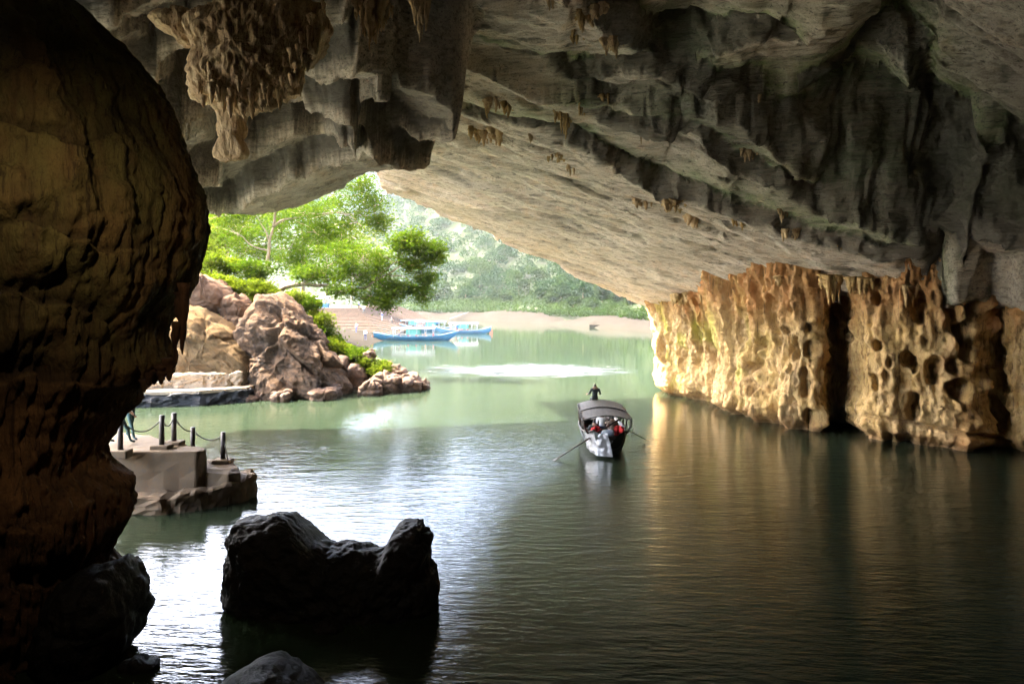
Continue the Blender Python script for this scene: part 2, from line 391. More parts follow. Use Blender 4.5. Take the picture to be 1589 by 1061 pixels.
R_PTS = []
for off, pts, w in RISERS:
    q = []
    for (u, v, h) in pts:
        x, y = on_plane(u, v, off); q.append((x, y, h * y / F))
    R_PTS.append((q, w))
LEFT_B = [(1.5, 4, 0), (0.6, 10, 0), (-0.5, 15, 0), (-0.9, 18, 0), (-0.75, 24, 0), (-1.75, 27.5, 0), (-1.95, 29.2, 0), (-3.0, 30.5, 0), (-5.2, 34.0, 0), (-8.6, 38.2, 0), (-9.3, 39.5, 0), (-11.2, 39.6, 0), (-14, 40.5, 0), (-18, 40.3, 0), (-24, 40, 0), (-36, 39, 0)]
def edge_y(x):
    return np.interp(x, [-40, -12, -10.6, -9, 9.8, 11, 14, 40], [44, 47.5, 50, 50.3, 50, 50.5, 54, 60])

LEDGES = [
    [(270, 290, 0), (310, 302, 30), (360, 308, 36), (420, 298, 44), (470, 292, 40), (520, 284, 34), (556, 276, 16), (590, 268, 0)],
    [(230, 238, 20), (300, 246, 46), (360, 252, 58), (400, 258, 66), (450, 246, 56), (500, 252, 50), (545, 236, 34), (590, 246, 26), (640, 248, 20), (700, 240, 10)],
    [(200, 168, 30), (270, 176, 40), (330, 182, 36), (400, 186, 40), (450, 200, 46), (500, 194, 50), (545, 188, 60), (600, 206, 60), (660, 218, 40), (720, 222, 20)],
    [(150, 110, 36), (220, 122, 46), (300, 132, 50), (380, 150, 40), (440, 148, 50), (500, 140, 56), (560, 120, 60), (620, 95, 40)],
    [(90, 20, 40), (130, 40, 40), (170, 54, 50), (230, 58, 56), (330, 48, 60), (430, 66, 60), (520, 56, 60), (600, 30, 40)],
    [(90, -70, 60), (300, -40, 60), (600, -60, 60)]]
LZ = 11.7
def left_z0(x, y): return LZ + 0.03 * (40 - y) + np.interp(x, [-18, -13.4, -10.5, -8.5, -5, -2, 0], [0, 0.3, 1.0, 1.6, 1.2, 0.75, 0.75])
L_PTS, _off = [], 0.0
for pts in LEDGES:
    q = []
    for (u, v, h) in pts:
        t_ = (LZ + 0.3 + _off - CAMZ) / ((HZ - v) / F); t_ = min(t_, 39.6); q.append(((u - CU) / F * t_, t_, h * t_ / F))
    L_PTS.append(q); _off += float(np.mean([k[2] for k in q]))

def ceil_parts(x, y):
    # coordinates along / across the rock strata
    ca, sa = math.cos(-0.29), math.sin(-0.29)
    a = ca * x + sa * y; b = -sa * x + ca * y
    z = plane_z(x, y); moss = np.zeros_like(x); tot = np.zeros_like(x)
    wob = 0.45 * fbm(v3(x * 0.55, y * 0.55, 3.0 + 0 * x), 4) + 0.22 * fbm(v3(x * 1.9, y * 1.9, 9.0 + 0 * x), 3)
    riser = np.zeros_like(x); lipm = np.zeros_like(x); riser2 = np.zeros_like(x)
    wobr = 0.5 * fbm(v3(x * 0.32, y * 0.32, 23.0 + 0 * x), 3) + 0.07 * fbm(v3(x * 2.2, y * 2.2, 9.0 + 0 * x), 3)
    for q, w in R_PTS:
        d, h = poly_dist(x, y, q)
        dd = d + 0.7 * wobr * np.clip(h, 0.4, 1.4)
        wv = w * 0.5 + 0.17 * h
        s = sstep(-w * 0.5, wv, dd)
        z = z + h * s; tot = tot + h * s
        moss = np.maximum(moss, sstep(0, 0.25, h) * np.exp(-np.clip(dd - wv, 0, 9) / 0.5) * (dd > wv * 0.7))
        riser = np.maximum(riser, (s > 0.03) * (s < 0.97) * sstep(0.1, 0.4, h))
    # dip-parallel undulation and pitting
    und = fbm(v3(a * 0.10, b * 0.42, 1.0 + 0 * x), 5)
    strat = fbm(v3(a * 0.22, b * 1.6, 5.0 + 0 * x), 4)
    far = sstep(24, 40, y)
    z = z + 0.75 * und * (1 - 0.72 * far) + (0.22 - 0.12 * far) * strat
    lam = (b * 0.8 + 0.14 * und + 0.25 * perlin(v3(a * 0.07, b * 0.1, 8.0 + 0 * x)))
    fr = lam - np.floor(lam)
    z = z + 0.3 * (sstep(0.0, 0.86, fr) - sstep(0.86, 1.0, fr)) * (0.25 + 0.75 * sstep(-0.2, 0.4, perlin(v3(a * 0.15, b * 0.3, 4.4 + 0 * x))))
    rough = ridged(v3(x * 0.8, y * 0.8, 2.0 + 0 * x), 5)
    z = z - 0.2 * np.clip(rough, 0, 1) ** 2 * (1 - far) - 0.22 * np.clip(ridged(v3(a * 0.22, b * 1.1, 2.0 + 0 * x), 4), 0, 1) ** 2
    g2 = np.exp(-np.abs(perlin(v3(a * 0.13, b * 1.1, 41.0 + 0 * x))) * 9) * sstep(-0.1, 0.3, strat)
    gr = perlin(v3(a * 0.06 + 0.2 * strat, b * 0.55, 21.0 + 0 * x))
    z = z + 0.4 * np.exp(-np.abs(gr) * 13) * sstep(-0.1, 0.3, perlin(v3(a * 0.12, b * 0.2, 30.0 + 0 * x))) + 0.24 * g2
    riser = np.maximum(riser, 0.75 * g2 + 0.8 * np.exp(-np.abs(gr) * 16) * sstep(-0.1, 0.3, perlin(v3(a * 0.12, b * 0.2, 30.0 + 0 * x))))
    # deep cave, near the camera: rougher vault with hollows
    near = sstep(26, 14, y) * sstep(2, 9, x)
    z = z + near * (1.6 * fbm(v3(x * 0.25, y * 0.25, 6.0 + 0 * x), 4) - 1.2 * np.clip(ridged(v3(x * 0.4, y * 0.4, 12.0 + 0 * x), 4), 0, 1) ** 1.5)
    # left mass
    dl, _ = poly_dist(x, y, LEFT_B)
    zl = left_z0(x, y)
    for i_, q in enumerate(L_PTS):
        d, h = poly_dist(x, y, q)
        cusp = np.abs(perlin(v3(x * 0.42, y * 0.12, 3.7 * i_ + 0 * x))) + 0.4 * np.abs(perlin(v3(x * 1.1, y * 0.3, 5.1 * i_ + 0 * x)))
        dd = d + 0.35 * wobr - 0.9 * cusp + 0.35
        t_ = np.clip(dd / (0.18 + 0.22 * h), 0, 1)
        zl = zl + h * (1 - (1 - t_) ** 1.7) - 0.22 * sstep(0.1, 0.6, h) * np.exp(-(np.clip(dd, -9, 9) / 0.32) ** 2)
        zl = zl - 0.3 * np.exp(-np.clip(-dd, 0, 9) / 0.9) * (dd < 0) * sstep(0.1, 0.6, h)
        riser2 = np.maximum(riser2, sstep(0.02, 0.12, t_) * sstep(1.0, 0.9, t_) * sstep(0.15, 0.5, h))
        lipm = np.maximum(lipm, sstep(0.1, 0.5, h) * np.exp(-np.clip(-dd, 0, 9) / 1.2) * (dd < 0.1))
    sc = perlin(v3(x * 0.3 + 0.3 * wob, y * 0.55, 3.3 + 0 * x)); sc2 = perlin(v3(x * 0.8, y * 1.2 + 0.3 * wob, 7.7 + 0 * x))
    zl = zl - 0.28 * np.exp(-np.abs(sc) * 8) - 0.1 * np.exp(-np.abs(sc2) * 8) + 0.3 * und
    # hanging curtain that ends the left mass (dark face towards the camera)
    px = sstep(-6.2, -4.4, x + 0.5 * wob)
    fy = 27.2 + 0.6 * (x + 3) + 0.7 * wob
    zl = zl + px * (sstep(0.6, -0.6, y - fy) * (6.0 + 0.6 * rough) - 0.1 * sstep(-0.6, 0.6, y - fy) * sstep(34, 29.5, y))
    zl = np.where(True, zl, zl)
    k = sstep(-0.5, 0.5, -dl * 1.0 + 0.5 * wob + 0.8 * wobr)
    lipd = np.clip(-dl, 0, 9)
    zl = zl + 0.9 * (np.exp(-lipd / 0.5) - 0) * 0.6
    z = z * (1 - k) + np.minimum(zl, z + 3) * k
    moss = moss * (1 - k)
    # the vault comes down to the right wall
    dw, _ = poly_dist(x, y, [(28, -16, 0), (28, 12, 0), (26, 22, 0), (23.8, 28.2, 0), (21.6, 31.2, 0), (19.6, 30.8, 0), (17.3, 33.0, 0)])
    zc_ = 6.4 + 0.5 * wob + 3.2 * np.maximum(0, np.abs(dw) - 1.0 + 1.5 * wobr + 0.9 * np.abs(perlin(v3(x * 0.5, y * 0.5, 3.1 + 0 * x)))) + 0.25 * und
    zc_ = np.where(dw > 0, 6.3, zc_) + 20 * sstep(32.5, 35.5, y) + 20 * sstep(19.6, 17.4, x)
    z = np.minimum(z, zc_)
    # outer cliff above the mouth
    e = y - edge_y(x) - 0.8 * wob
    eL = np.where(x < -9.5, y - 44, -9)
    out = np.maximum(sstep(0, 2.5, e) , sstep(0, 2.5, eL))
    z = z + out * (34 + 3 * und) + np.clip(e, 0, 30) * 2.0
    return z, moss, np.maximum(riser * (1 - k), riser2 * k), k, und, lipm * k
def ceil_z(x, y): return ceil_parts(np.asarray(x, float), np.asarray(y, float))[0]
def ceil_hit(u, v):
    a = (u - CU) / F; b = (v - HZ) / F
    t = np.linspace(8, 52, 1200); z = CAMZ - b * t; c = ceil_z(a * t, t)
    i = np.argmax(z > c)
    return Vector((a * t[i], t[i], c[i]))

xs = np.concatenate([np.arange(-23, -20, 0.2), np.arange(-20, 26, 0.085), np.arange(26, 36, 0.4)])
ys = np.concatenate([np.arange(-16, 10, 0.5), np.arange(10, 55, 0.085)])
X, Y = np.meshgrid(xs, ys)
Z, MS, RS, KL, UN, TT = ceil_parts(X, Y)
DX, DY = np.gradient(Z, axis=1), np.gradient(Z, axis=0)
lown = fbm(v3(X * 0.13, Y * 0.13, 15.0 + 0 * X), 3)
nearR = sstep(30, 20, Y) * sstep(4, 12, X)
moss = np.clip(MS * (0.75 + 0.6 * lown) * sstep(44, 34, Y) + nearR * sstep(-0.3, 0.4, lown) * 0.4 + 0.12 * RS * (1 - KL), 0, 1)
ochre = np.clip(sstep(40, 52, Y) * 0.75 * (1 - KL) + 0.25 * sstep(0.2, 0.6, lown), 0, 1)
dark = np.clip(0.5 * sstep(16, 20, X) * sstep(33, 30, Y) + 0.72 * RS + 0.25 * nearR + KL * (0.62 - 0.6 * TT), 0, 0.9)  # shade painted on risers, recesses and right vault, over mineral film and groove dirt
CP = v3(X, Y, Z); _rw = (sstep(0.05, 0.4, RS) * (1 - KL) * sstep(44, 36, Y))[..., None]
CP = CP + _rw * np.stack([0.36 * fbm(CP * 0.5, 3), 0.42 * fbm(CP * 0.5 + 40, 3), 0.25 * fbm(CP * 0.6 + 80, 3)], -1) - _rw * np.array([0, 0.32, 0]) * (np.clip(ridged(CP * np.array([0.5, 0.5, 0.35]) + 9, 4), 0, 1) ** 2)[..., None]
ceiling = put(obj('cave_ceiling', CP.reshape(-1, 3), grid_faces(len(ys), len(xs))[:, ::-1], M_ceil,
    attrs=dict(stain_shade=np.stack([moss, ochre * 0.5, dark], -1).reshape(-1, 3))), kind='structure')
del DX, DY

# unseen rock sheet over the cave, added to block sun leaking through the ceiling
_mx, _my = np.meshgrid(np.arange(-34, 52, 1.0), np.arange(-22, 51, 1.0))
_mz = np.maximum(plane_z(_mx, _my), 14) + 14 + 1.5 * fbm(v3(_mx * 0.1, _my * 0.1, 0 * _mx), 4)
put(obj('mountain_sun_block', v3(_mx, _my, _mz).reshape(-1, 3), grid_faces(73, 86), M_cliff), kind='structure')

# ------------------------------------------------------------------ right wall of the mouth
WALL = [(27, -16), (27.5, 0), (27, 12), (25.5, 22), (23.6, 28.2), (22.4, 30.4), (21.6, 31.6), (20.9, 30.6), (19.8, 30.6), (18.6, 31.5), (17.35, 32.6), (17.1, 33.2),
        (18.0, 35.6), (18.0, 37.6), (16.6, 37.3), (15.55, 34.6), (14.9, 34.7), (14.3, 35.8), (13.7, 37.6), (13.1, 39.6), (12.75, 41.2), (13.3, 42.6), (13.2, 43.8), (12.4, 45.4),
        (11.7, 47.2), (11.0, 49.0), (10.75, 50.2), (11.5, 51.6), (14, 53), (20, 56), (34, 60)]
def resample(pts, step):
    P = np.array(pts, float)
    # gentle corner rounding
    for _ in range(2):
        A = P[:-1] * 0.75 + P[1:] * 0.25; B = P[:-1] * 0.25 + P[1:] * 0.75
        P = np.concatenate([P[:1], np.stack([A, B], 1).reshape(-1, 2), P[-1:]])
    L = np.concatenate([[0], np.cumsum(np.linalg.norm(np.diff(P, axis=0), axis=1))])
    s = []
    t = 0.0
    while t < L[-1]:
        x = np.interp(t, L, P[:, 0]); y = np.interp(t, L, P[:, 1]); s.append(t)
        t += step if (y > 27 and y < 54) else step * 6
    s = np.array(s); return s, np.interp(s, L, P[:, 0]), np.interp(s, L, P[:, 1])
sw, wx, wy = resample(WALL, 0.055)
tx, ty = np.gradient(wx, sw), np.gradient(wy, sw)
nl = np.hypot(tx, ty); nx, ny = -ty / nl, tx / nl            # left of travel = into the cave
zs = np.arange(-0.6, 10.2, 0.055)
SW, ZW = np.meshgrid(sw, zs); WX, WY = np.broadcast_to(wx, SW.shape), np.broadcast_to(wy, SW.shape)
pu = CU + F * wx / np.maximum(wy, 1)
PITS = [(1118, 540, 9, 40, .5), (1090, 520, 8, 30, .35), (1066, 560, 7, 26, .3), (1175, 560, 9, 22, .7), (1200, 480, 9, 34, .6), (1160, 575, 7, 18, .6), (1172, 600, 8, 15, .6), (1184, 535, 7, 12, .6), (1222, 540, 5, 17, .6), (1232, 545, 7, 22, .7), (1217, 510, 4, 8, .4), (1224, 573, 4, 9, .4), (1228, 474, 3, 9, .35),
        (1253, 507, 8, 9, .8), (1254, 540, 9, 13, 1.0), (1270, 540, 12, 24, 1.2), (1245, 590, 11, 28, .7), (1252, 655, 9, 18, .9), (1231, 640, 9, 24, .4), (1172, 635, 6, 16, .5), (1145, 640, 6, 20, .35), (1153, 510, 8, 36, .4), (1140, 585, 5, 20, .3), (1075, 480, 6, 20, .25), (1040, 545, 6, 30, .25), (1028, 500, 5, 22, .2),
        (1360, 468, 8, 13, .7), (1358, 535, 8, 12, .8), (1378, 562, 6, 12, .5), (1402, 556, 10, 16, .9), (1415, 570, 5, 9, .6), (1440, 573, 14, 22, .9), (1420, 480, 14, 22, .8), (1414, 634, 11, 24, 1.0), (1352, 592, 6, 12, .6), (1372, 582, 7, 12, .4), (1412, 560, 8, 12, .5),
        (1372, 680, 6, 10, .8), (1400, 683, 13, 12, 1.0), (1475, 570, 12, 16, .9), (1490, 525, 12, 34, 1.1), (1480, 600, 16, 20, 1.1), (1545, 545, 12, 26, .8), (1550, 588, 9, 14, .8), (1535, 650, 20, 32, .9), (1525, 575, 6, 14, .5), (1470, 480, 14, 40, .8), (1500, 470, 10, 50, .7)]
off = np.zeros_like(SW); pit = np.zeros_like(SW)
vis = np.where((wy > 28.5) & (wy < 51))[0]
dpu = np.gradient(pu, sw)
for (u, v, ru, rv, dep) in PITS:
    cand = vis[np.argsort(np.abs(pu[vis] - u))[:6]]; i = cand[np.argmin(wy[cand])]
    D = wy[i]; zc = CAMZ - (v - HZ) / F * D
    rs = ru / max(abs(dpu[i]), 12.0); rz = rv * D / F
    jit = 0.6 * perlin(v3(SW * 1.6, ZW * 1.6, 4.0 + dep + 0 * SW))
    q = np.sqrt(((SW - sw[i]) / rs) ** 2 + ((ZW - zc) / rz) ** 2) + jit
    e = sstep(1.12, 0.62, q)
    off -= 0.85 * dep * e; pit = np.maximum(pit, e)
P3 = v3(WX, WY, ZW)
flut = fbm(v3(SW * 0.75 + 0.3 * perlin(v3(SW * .5, ZW * .5, 0 * SW)), ZW * 0.16, 2.0 + 0 * SW), 4)
fl2 = ridged(v3(SW * 1.5, ZW * 0.32, 6.0 + 0 * SW), 4)
off += 0.55 * flut + 0.2 * fl2 + 0.2 * fbm(P3 * 1.3, 5) - 0.13 * np.clip(ridged(P3 * np.array([2.2, 2.2, 1.1]), 4), 0, 1) ** 2 + 0.05 * fbm(P3 * 6.0, 3)
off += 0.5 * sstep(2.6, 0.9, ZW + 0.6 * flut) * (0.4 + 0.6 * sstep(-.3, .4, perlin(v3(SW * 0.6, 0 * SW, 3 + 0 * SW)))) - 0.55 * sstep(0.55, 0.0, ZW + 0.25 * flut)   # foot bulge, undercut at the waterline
slot = 1.55 + 0.10 * (SW - 40) * 0
lean = np.where(WY[0] > 40, 0.14, 0.03)
off += (ZW - 0.3) * lean * 1.0
drip = sstep(5.0, 7.2, ZW) * (0.3 * ridged(v3(SW * 2.4, ZW * 0.5, 8.0 + 0 * SW), 4))
off += drip
# sloping crack along the nearest pillar
uu = np.broadcast_to(pu, SW.shape); vv = HZ + (CAMZ - ZW) / np.maximum(WY, 1) * F
crk = np.exp(-((vv - np.interp(uu, [1345, 1400, 1480, 1560], [643, 652, 667, 684])) / 3.2) ** 2) * (uu > 1345) * (uu < 1570) * (WY > 28)
off -= 0.45 * crk
PW = P3 + v3(nx, ny, 0 * nx)[None, :, :] * off[..., None]
w_och = np.clip(sstep(4.8, 7.0, ZW + 0.6 * flut) * 0.8 + 0.5 * sstep(0.9, 0.2, ZW) + 0.35 * sstep(0.1, 0.5, flut), 0, 1)
w_moss = np.clip(sstep(34, 44, WY) * sstep(0.05, 0.45, fbm(v3(SW * 0.6, ZW * 0.3, 11 + 0 * SW), 3)) * 0.9, 0, 1)
w_dark = np.clip(0.25 * pit + 0.6 * sstep(0.28, 0.08, ZW) + 0.3 * crk, 0, 1)  # darker in the pits and the crack, and wet at the waterline
rwall = put(obj('cave_wall', PW.reshape(-1, 3), grid_faces(len(zs), len(sw)), M_wall, attrs=dict(stain_shade=np.stack([w_moss, w_och, w_dark], -1).reshape(-1, 3))), kind='structure')

# ------------------------------------------------------------------ left column of flowstone and the rest of the chamber
CONT = [(20, -260), (40, -120), (75, 0), (130, 30), (185, 80), (225, 125), (255, 170), (275, 225), (300, 280), (313, 330), (310, 370), (297, 420), (284, 455), (256, 490), (250, 520), (262, 555), (255, 580), (235, 586), (216, 600),
        (208, 620), (182, 640), (166, 668), (150, 690), (163, 715), (193, 740), (198, 785), (172, 830), (162, 858), (184, 880), (203, 925), (206, 965), (190, 1000), (168, 1030), (160, 1061), (150, 1110), (140, 1200)]
AX, AY = -12.6, 13.8
UYK = 0.72
_cc = []
for u, v in CONT:
    lo, hi = 0.5, 9.0; tq = np.linspace(-2.2, 1.2, 400)
    for _ in range(40):
        r_ = 0.5 * (lo + hi); q_ = (AX + r_ * np.cos(tq)) / (AY + UYK * r_ * np.sin(tq)); i_ = np.argmax(q_)
        if CU + F * q_[i_] > u: hi = r_
        else: lo = r_
    yt = AY + UYK * r_ * math.sin(tq[i_]); _cc.append((CAMZ - (v - HZ) / F * yt, r_, tq[i_]))
_cc.sort()
cz = np.array([c[0] for c in _cc]); cr = np.array([c[1] for c in _cc])
th = np.linspace(-np.pi, np.pi, 560, endpoint=False)
zc = np.arange(-1.2, 16.0, 0.05)
TH, ZC = np.meshgrid(th, zc)
_r = np.interp(zc, cz, cr); _t = np.interp(zc, cz, np.array([c[2] for c in _cc]))
_k = np.exp(-(np.arange(-70, 71) * 0.05 / 1.5) ** 2); _k /= _k.sum(); _rs = np.convolve(np.pad(_r, 70, 'edge'), _k, 'valid')
edge_w = sstep(0.5, 0.92, np.cos(TH - _t[:, None])); R0 = _rs[:, None] * (1 - edge_w) + _r[:, None] * edge_w
ux, uy = np.cos(TH), np.sin(TH)
fx, fy_, = 4.0 * ux, 4.0 * uy
b1 = fbm(v3(fx * 0.35, fy_ * 0.35, ZC * 0.28), 5)
dr = ridged(v3(fx * 1.6, fy_ * 1.6, ZC * 0.16 + 0.3 * b1), 4)
dr2 = ridged(v3(fx * 4.2, fy_ * 4.2, ZC * 0.4), 3)
# tiers of drapery: saw-tooth in height, each tier hanging over the next
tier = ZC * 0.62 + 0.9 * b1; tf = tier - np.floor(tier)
face = 1 - edge_w                    # 0 at the traced right edge
amp = 0.15 + 0.85 * face
R1 = R0 + amp * (0.95 * b1 + 0.34 * dr + 0.16 * dr2 - 0.22 * sstep(0.4, 0.0, tf) - 0.45 * np.clip(ridged(v3(fx * 1.1, fy_ * 1.1, ZC * 0.16 + 0.2 * b1), 4), 0, 1) ** 2) + 0.13 * dr2 + 0.06 * fbm(v3(fx * 5, fy_ * 5, ZC * 5), 3)
xyz = v3(AX + R1 * ux, AY + 0.72 * R1 * uy, ZC)
colst = np.stack([0.8 * sstep(0.2, 1.0, ux) * sstep(3, 8, ZC), np.clip(0.5 * sstep(0.1, 0.5, b1) + 0.75 * sstep(5.7, 4.8, ZC + 0.4 * b1) * sstep(2.2, 3.2, ZC), 0, 1), np.clip(0.5 * sstep(0.25, 0.0, tf) + 0.5 * sstep(0.0, -0.45, b1), 0, 1)], -1)  # last channel: darker at the foot of each tier and in the hollows
lcol = put(obj('cave_wall', xyz.reshape(-1, 3), grid_faces(len(zc), len(th), True), M_col, attrs=dict(stain_shade=colst.reshape(-1, 3))), kind='structure')
def wall_sheet(pts, z1, mat, step=0.4):
    s, x, y = resample(pts, step); z = np.arange(-0.6, z1, 0.4)
    SS, ZZ = np.meshgrid(s, z); n = fbm(v3(x[None] * 0.2 + 0 * ZZ, y[None] * 0.2 + 0 * ZZ, ZZ * 0.2), 5)
    return put(obj('cave_wall', v3(x[None] + 1.6 * n, y[None] + 0.8 * n, ZZ).reshape(-1, 3), grid_faces(len(z), len(s)), mat), kind='structure')
wall_sheet([(-14, -16), (-15, -4), (-16, 6), (-15, 12), (-14, 14)], 22, M_dark)
wall_sheet([(29, -15), (10, -17), (-5, -16), (-17, -15)], 30, M_dark)

# stalactite fringe at the edge of the left column
def spike(p, ln, r, seed, n=9, seg=12):
    rr = np.random.default_rng(seed); t = np.linspace(0, 1, seg)
    pth = [(p[0] + 0.15 * r * math.sin(3 * k + seed), p[1] + 0.15 * r * math.cos(4 * k + seed), p[2] - ln * k) for k in t]
    rad = r * (1 - t) ** 0.7 * (1 + 0.12 * np.sin(t * 17 + seed) * (1 - t) + 0.15 * rr.normal(size=seg)) + 0.012
    return tube(pth, np.maximum(rad, 0.012), 8)
def cluster(name, p, wid, ln, n, seed, parent, mat=M_drip, depth=0.6, label=None, taper=True):
    rr = np.random.default_rng(seed); parts = []
    for k in range(n):
        a = rr.uniform(-1, 1); b = rr.uniform(-1, 1) * depth
        q = (1 - abs(a) ** 1.5) if taper else 1
        parts.append(spike((p[0] + a * wid / 2, p[1] + b * wid / 2, p[2] + 0.25), ln * (0.25 + 0.75 * q) * rr.uniform(0.2, 1.1) + 0.25, min(wid, 1.2) * rr.uniform(0.08, 0.26), seed * 50 + k))
    V, Fc = cat_mesh(parts)
    V = V + 0.05 * fbm(V * 3.0, 3)[:, None] * min(1, wid)
    o = obj(name, V, Fc, mat, parent)
    if label: o['label'] = label
    return o
sp = []
for (u, v, l, r, d) in [(284, 440, 110, 8, 13.3), (272, 500, 70, 6, 13.2), (279, 455, 50, 8, 13.4), (262, 555, 36, 7, 13.3), (250, 566, 30, 9, 13.2), (240, 575, 22, 6, 13.3), (233, 578, 18, 5, 13.1), (224, 588, 20, 6, 13.3)]:
    p = at(u, v, d); sp.append(spike(p, l * d / F, r * d / F * 1.2, int(u)))
V, Fc = cat_mesh(sp); V = V + 0.03 * fbm(V * 3, 3)[:, None]
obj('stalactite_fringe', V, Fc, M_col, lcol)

# stalactites under the ceiling
k = 0
for (u, v, w, l, n) in [(873, 178, 26, 42, 16), (776, 205, 34, 24, 14), (738, 205, 24, 22, 12), (757, 212, 22, 22, 10), (902, 160, 20, 22, 8), (824, 212, 10, 12, 5), (996, 215, 10, 16, 4), (950, 70, 34, 24, 12), (905, 28, 24, 24, 10), (918, 24, 40, 14, 12), (994, 92, 22, 16, 8), (855, 5, 12, 16, 5), (896, 55, 22, 18, 8), (886, 262, 12, 16, 6), (865, 245, 30, 12, 10), (1162, 238, 26, 16, 12), (790, 168, 22, 14, 8), (770, 160, 30, 18, 8), (755, 165, 16, 20, 6), (1000, 316, 34, 14, 12), (1045, 318, 40, 18, 16), (1075, 340, 30, 16, 10), (1148, 345, 20, 14, 8), (1225, 362, 26, 18, 10), (1300, 370, 22, 18, 8), (1180, 135, 14, 12, 5), (942, 150, 20, 10, 6), (1215, 330, 14, 16, 5)]:
    p = ceil_hit(u, v); s = p.y / F
    cluster('stalactite_cluster', p, w * s, l * s, n, 100 + k, ceiling, M_drip if k % 2 else M_wall); k += 1
# rusty drips in a line along the top of the right wall
for i in range(14):
    u = 1040 + 460 * random.random() ** 1.1
    p = at(u, np.interp(u, [1003, 1125, 1240, 1340, 1470, 1589], [474, 458, 436, 446, 466, 492]), np.interp(u, [1003, 1125, 1240, 1340, 1470, 1589], [49, 41, 35.2, 32.8, 30.8, 30]) - 0.35)
    cluster('stalactite_cluster', (p.x, p.y, p.z + 0.2), random.uniform(0.5, 1.6), random.uniform(0.3, 1.1), 8, 300 + i, rwall, M_wall, taper=False)

def blob(outline, d, depth, mat, name, parent=None, nu=160, nv=90, pw=0.7, rough=0.12, rscale=1.2, center=None, tilt=0.0, facet=0.0, drips=0.0, seed=0, dshift=0.0, strat=None):
    """rock whose silhouette follows the photo outline at distance d, with real depth behind and before it"""
    P = np.array([tuple(at(u, v, d)) for u, v in outline]); c = np.array(tuple(at(*center, d))) if center else P.mean(0)
    q = P - c; ang = np.arctan2(q[:, 2], q[:, 0]); r = np.hypot(q[:, 0], q[:, 2]); o = np.argsort(ang); ang, r = ang[o], r[o]
    ang = np.concatenate([ang - 2 * np.pi, ang, ang + 2 * np.pi]); r = np.tile(r, 3)
    a = np.linspace(-np.pi, np.pi, nu, endpoint=False); ph = np.linspace(-np.pi / 2, np.pi / 2, nv)
    A, PH = np.meshgrid(a, ph); RR = np.interp(A, ang, r)
    cp = np.sign(np.cos(PH)) * np.abs(np.cos(PH)) ** pw; spn = np.sign(np.sin(PH)) * np.abs(np.sin(PH)) ** pw
    x = RR * cp * np.cos(A); z = RR * cp * np.sin(A); y = depth * spn
    y = y + tilt * z + dshift * z * z
    V = v3(x, y, z) + c
    nrm = v3(x / (r.mean() ** 2), y / depth ** 2, z / (r.mean() ** 2)); nrm /= np.linalg.norm(nrm, axis=-1)[..., None] + 1e-9
    s3 = V * rscale / 1.0 + seed * 13.1
    dsp = rough * (0.6 * fbm(s3, 5) + 0.5 * ridged(s3 * 0.7 + 5, 4) - 0.2)
    if facet:
        rf = np.random.default_rng(seed + 77)
        pts = rf.uniform(-1, 1, (26, 3)) * np.array([np.ptp(P[:, 0]) / 2, depth, np.ptp(P[:, 2]) / 2]) + c
        dv = np.linalg.norm(V[..., None, :] - pts, axis=-1); ds = np.sort(dv, -1)
        idx = np.argmin(dv, -1); hgt = rf.uniform(-1, 1, 26)[idx]
        gdir = rf.normal(size=(26, 3)); gdir /= np.linalg.norm(gdir, axis=1)[:, None]
        sl = np.einsum('...k,...k->...', V - pts[idx], gdir[idx])
        dsp = dsp + facet * (0.5 * hgt + 0.55 * sl) * sstep(0.0, 0.35, ds[..., 1] - ds[..., 0]) - facet * 0.5 * sstep(0.22, 0.0, ds[..., 1] - ds[..., 0])
    if strat:
        ax, frq, am = strat; w = (V @ np.array(ax)) * frq + 0.5 * fbm(V * 0.35, 3); f_ = w - np.floor(w)
        dsp = dsp + am * (f_ ** 2 - 0.4)
    if drips:
        dsp = dsp + drips * ridged(v3(V[..., 0] * 3.2, V[..., 1] * 3.2, V[..., 2] * 0.8), 4)
    V = V + nrm * dsp[..., None]
    return obj(name, V.reshape(-1, 3), grid_faces(nv, nu, True), mat, parent)

# big flowstone mass and smaller hanging ones under the left ceiling
fl = blob([(300, 40), (335, 20), (380, 8), (450, 8), (505, 20), (508, 50), (485, 80), (462, 105), (455, 135), (425, 150), (400, 165), (372, 172), (345, 160), (308, 150), (306, 110), (312, 80), (300, 60)], 21.5, 1.3, M_drip, 'flowstone_curtain', ceiling, 220, 110, 0.8, 0.22, 2.2, drips=0.16, seed=4)
fl['label'] = 'broad tan flowstone mass hanging from the ceiling'
cl = []
for i in range(90):
    a = random.random(); u = 308 + 195 * a; v = np.interp(u, [305, 345, 372, 400, 425, 455, 485, 508], [150, 158, 170, 163, 148, 132, 82, 50]) - random.uniform(2, 70)
    cl.append(spike(at(u, v, 20.5 + random.uniform(-0.3, 0.5)), random.uniform(0.25, 0.7), random.uniform(0.06, 0.14), i))
V, Fc = cat_mesh(cl); obj('stalactite_fringe', V, Fc, M_drip, fl)
blob([(235, 28), (262, 20), (300, 26), (330, 48), (318, 78), (300, 66), (272, 50), (250, 42)], 21.8, 0.5, M_drip, 'flowstone_curtain', ceiling, 120, 60, 0.9, 0.16, 2.6, drips=0.12, seed=6)
blob([(338, 160), (382, 160), (378, 190), (374, 215), (384, 240), (356, 248), (332, 244), (345, 215), (341, 190)], 24.2, 0.35, M_drip, 'flowstone_curtain', ceiling, 120, 60, 0.9, 0.1, 2.6, drips=0.08, seed=8)
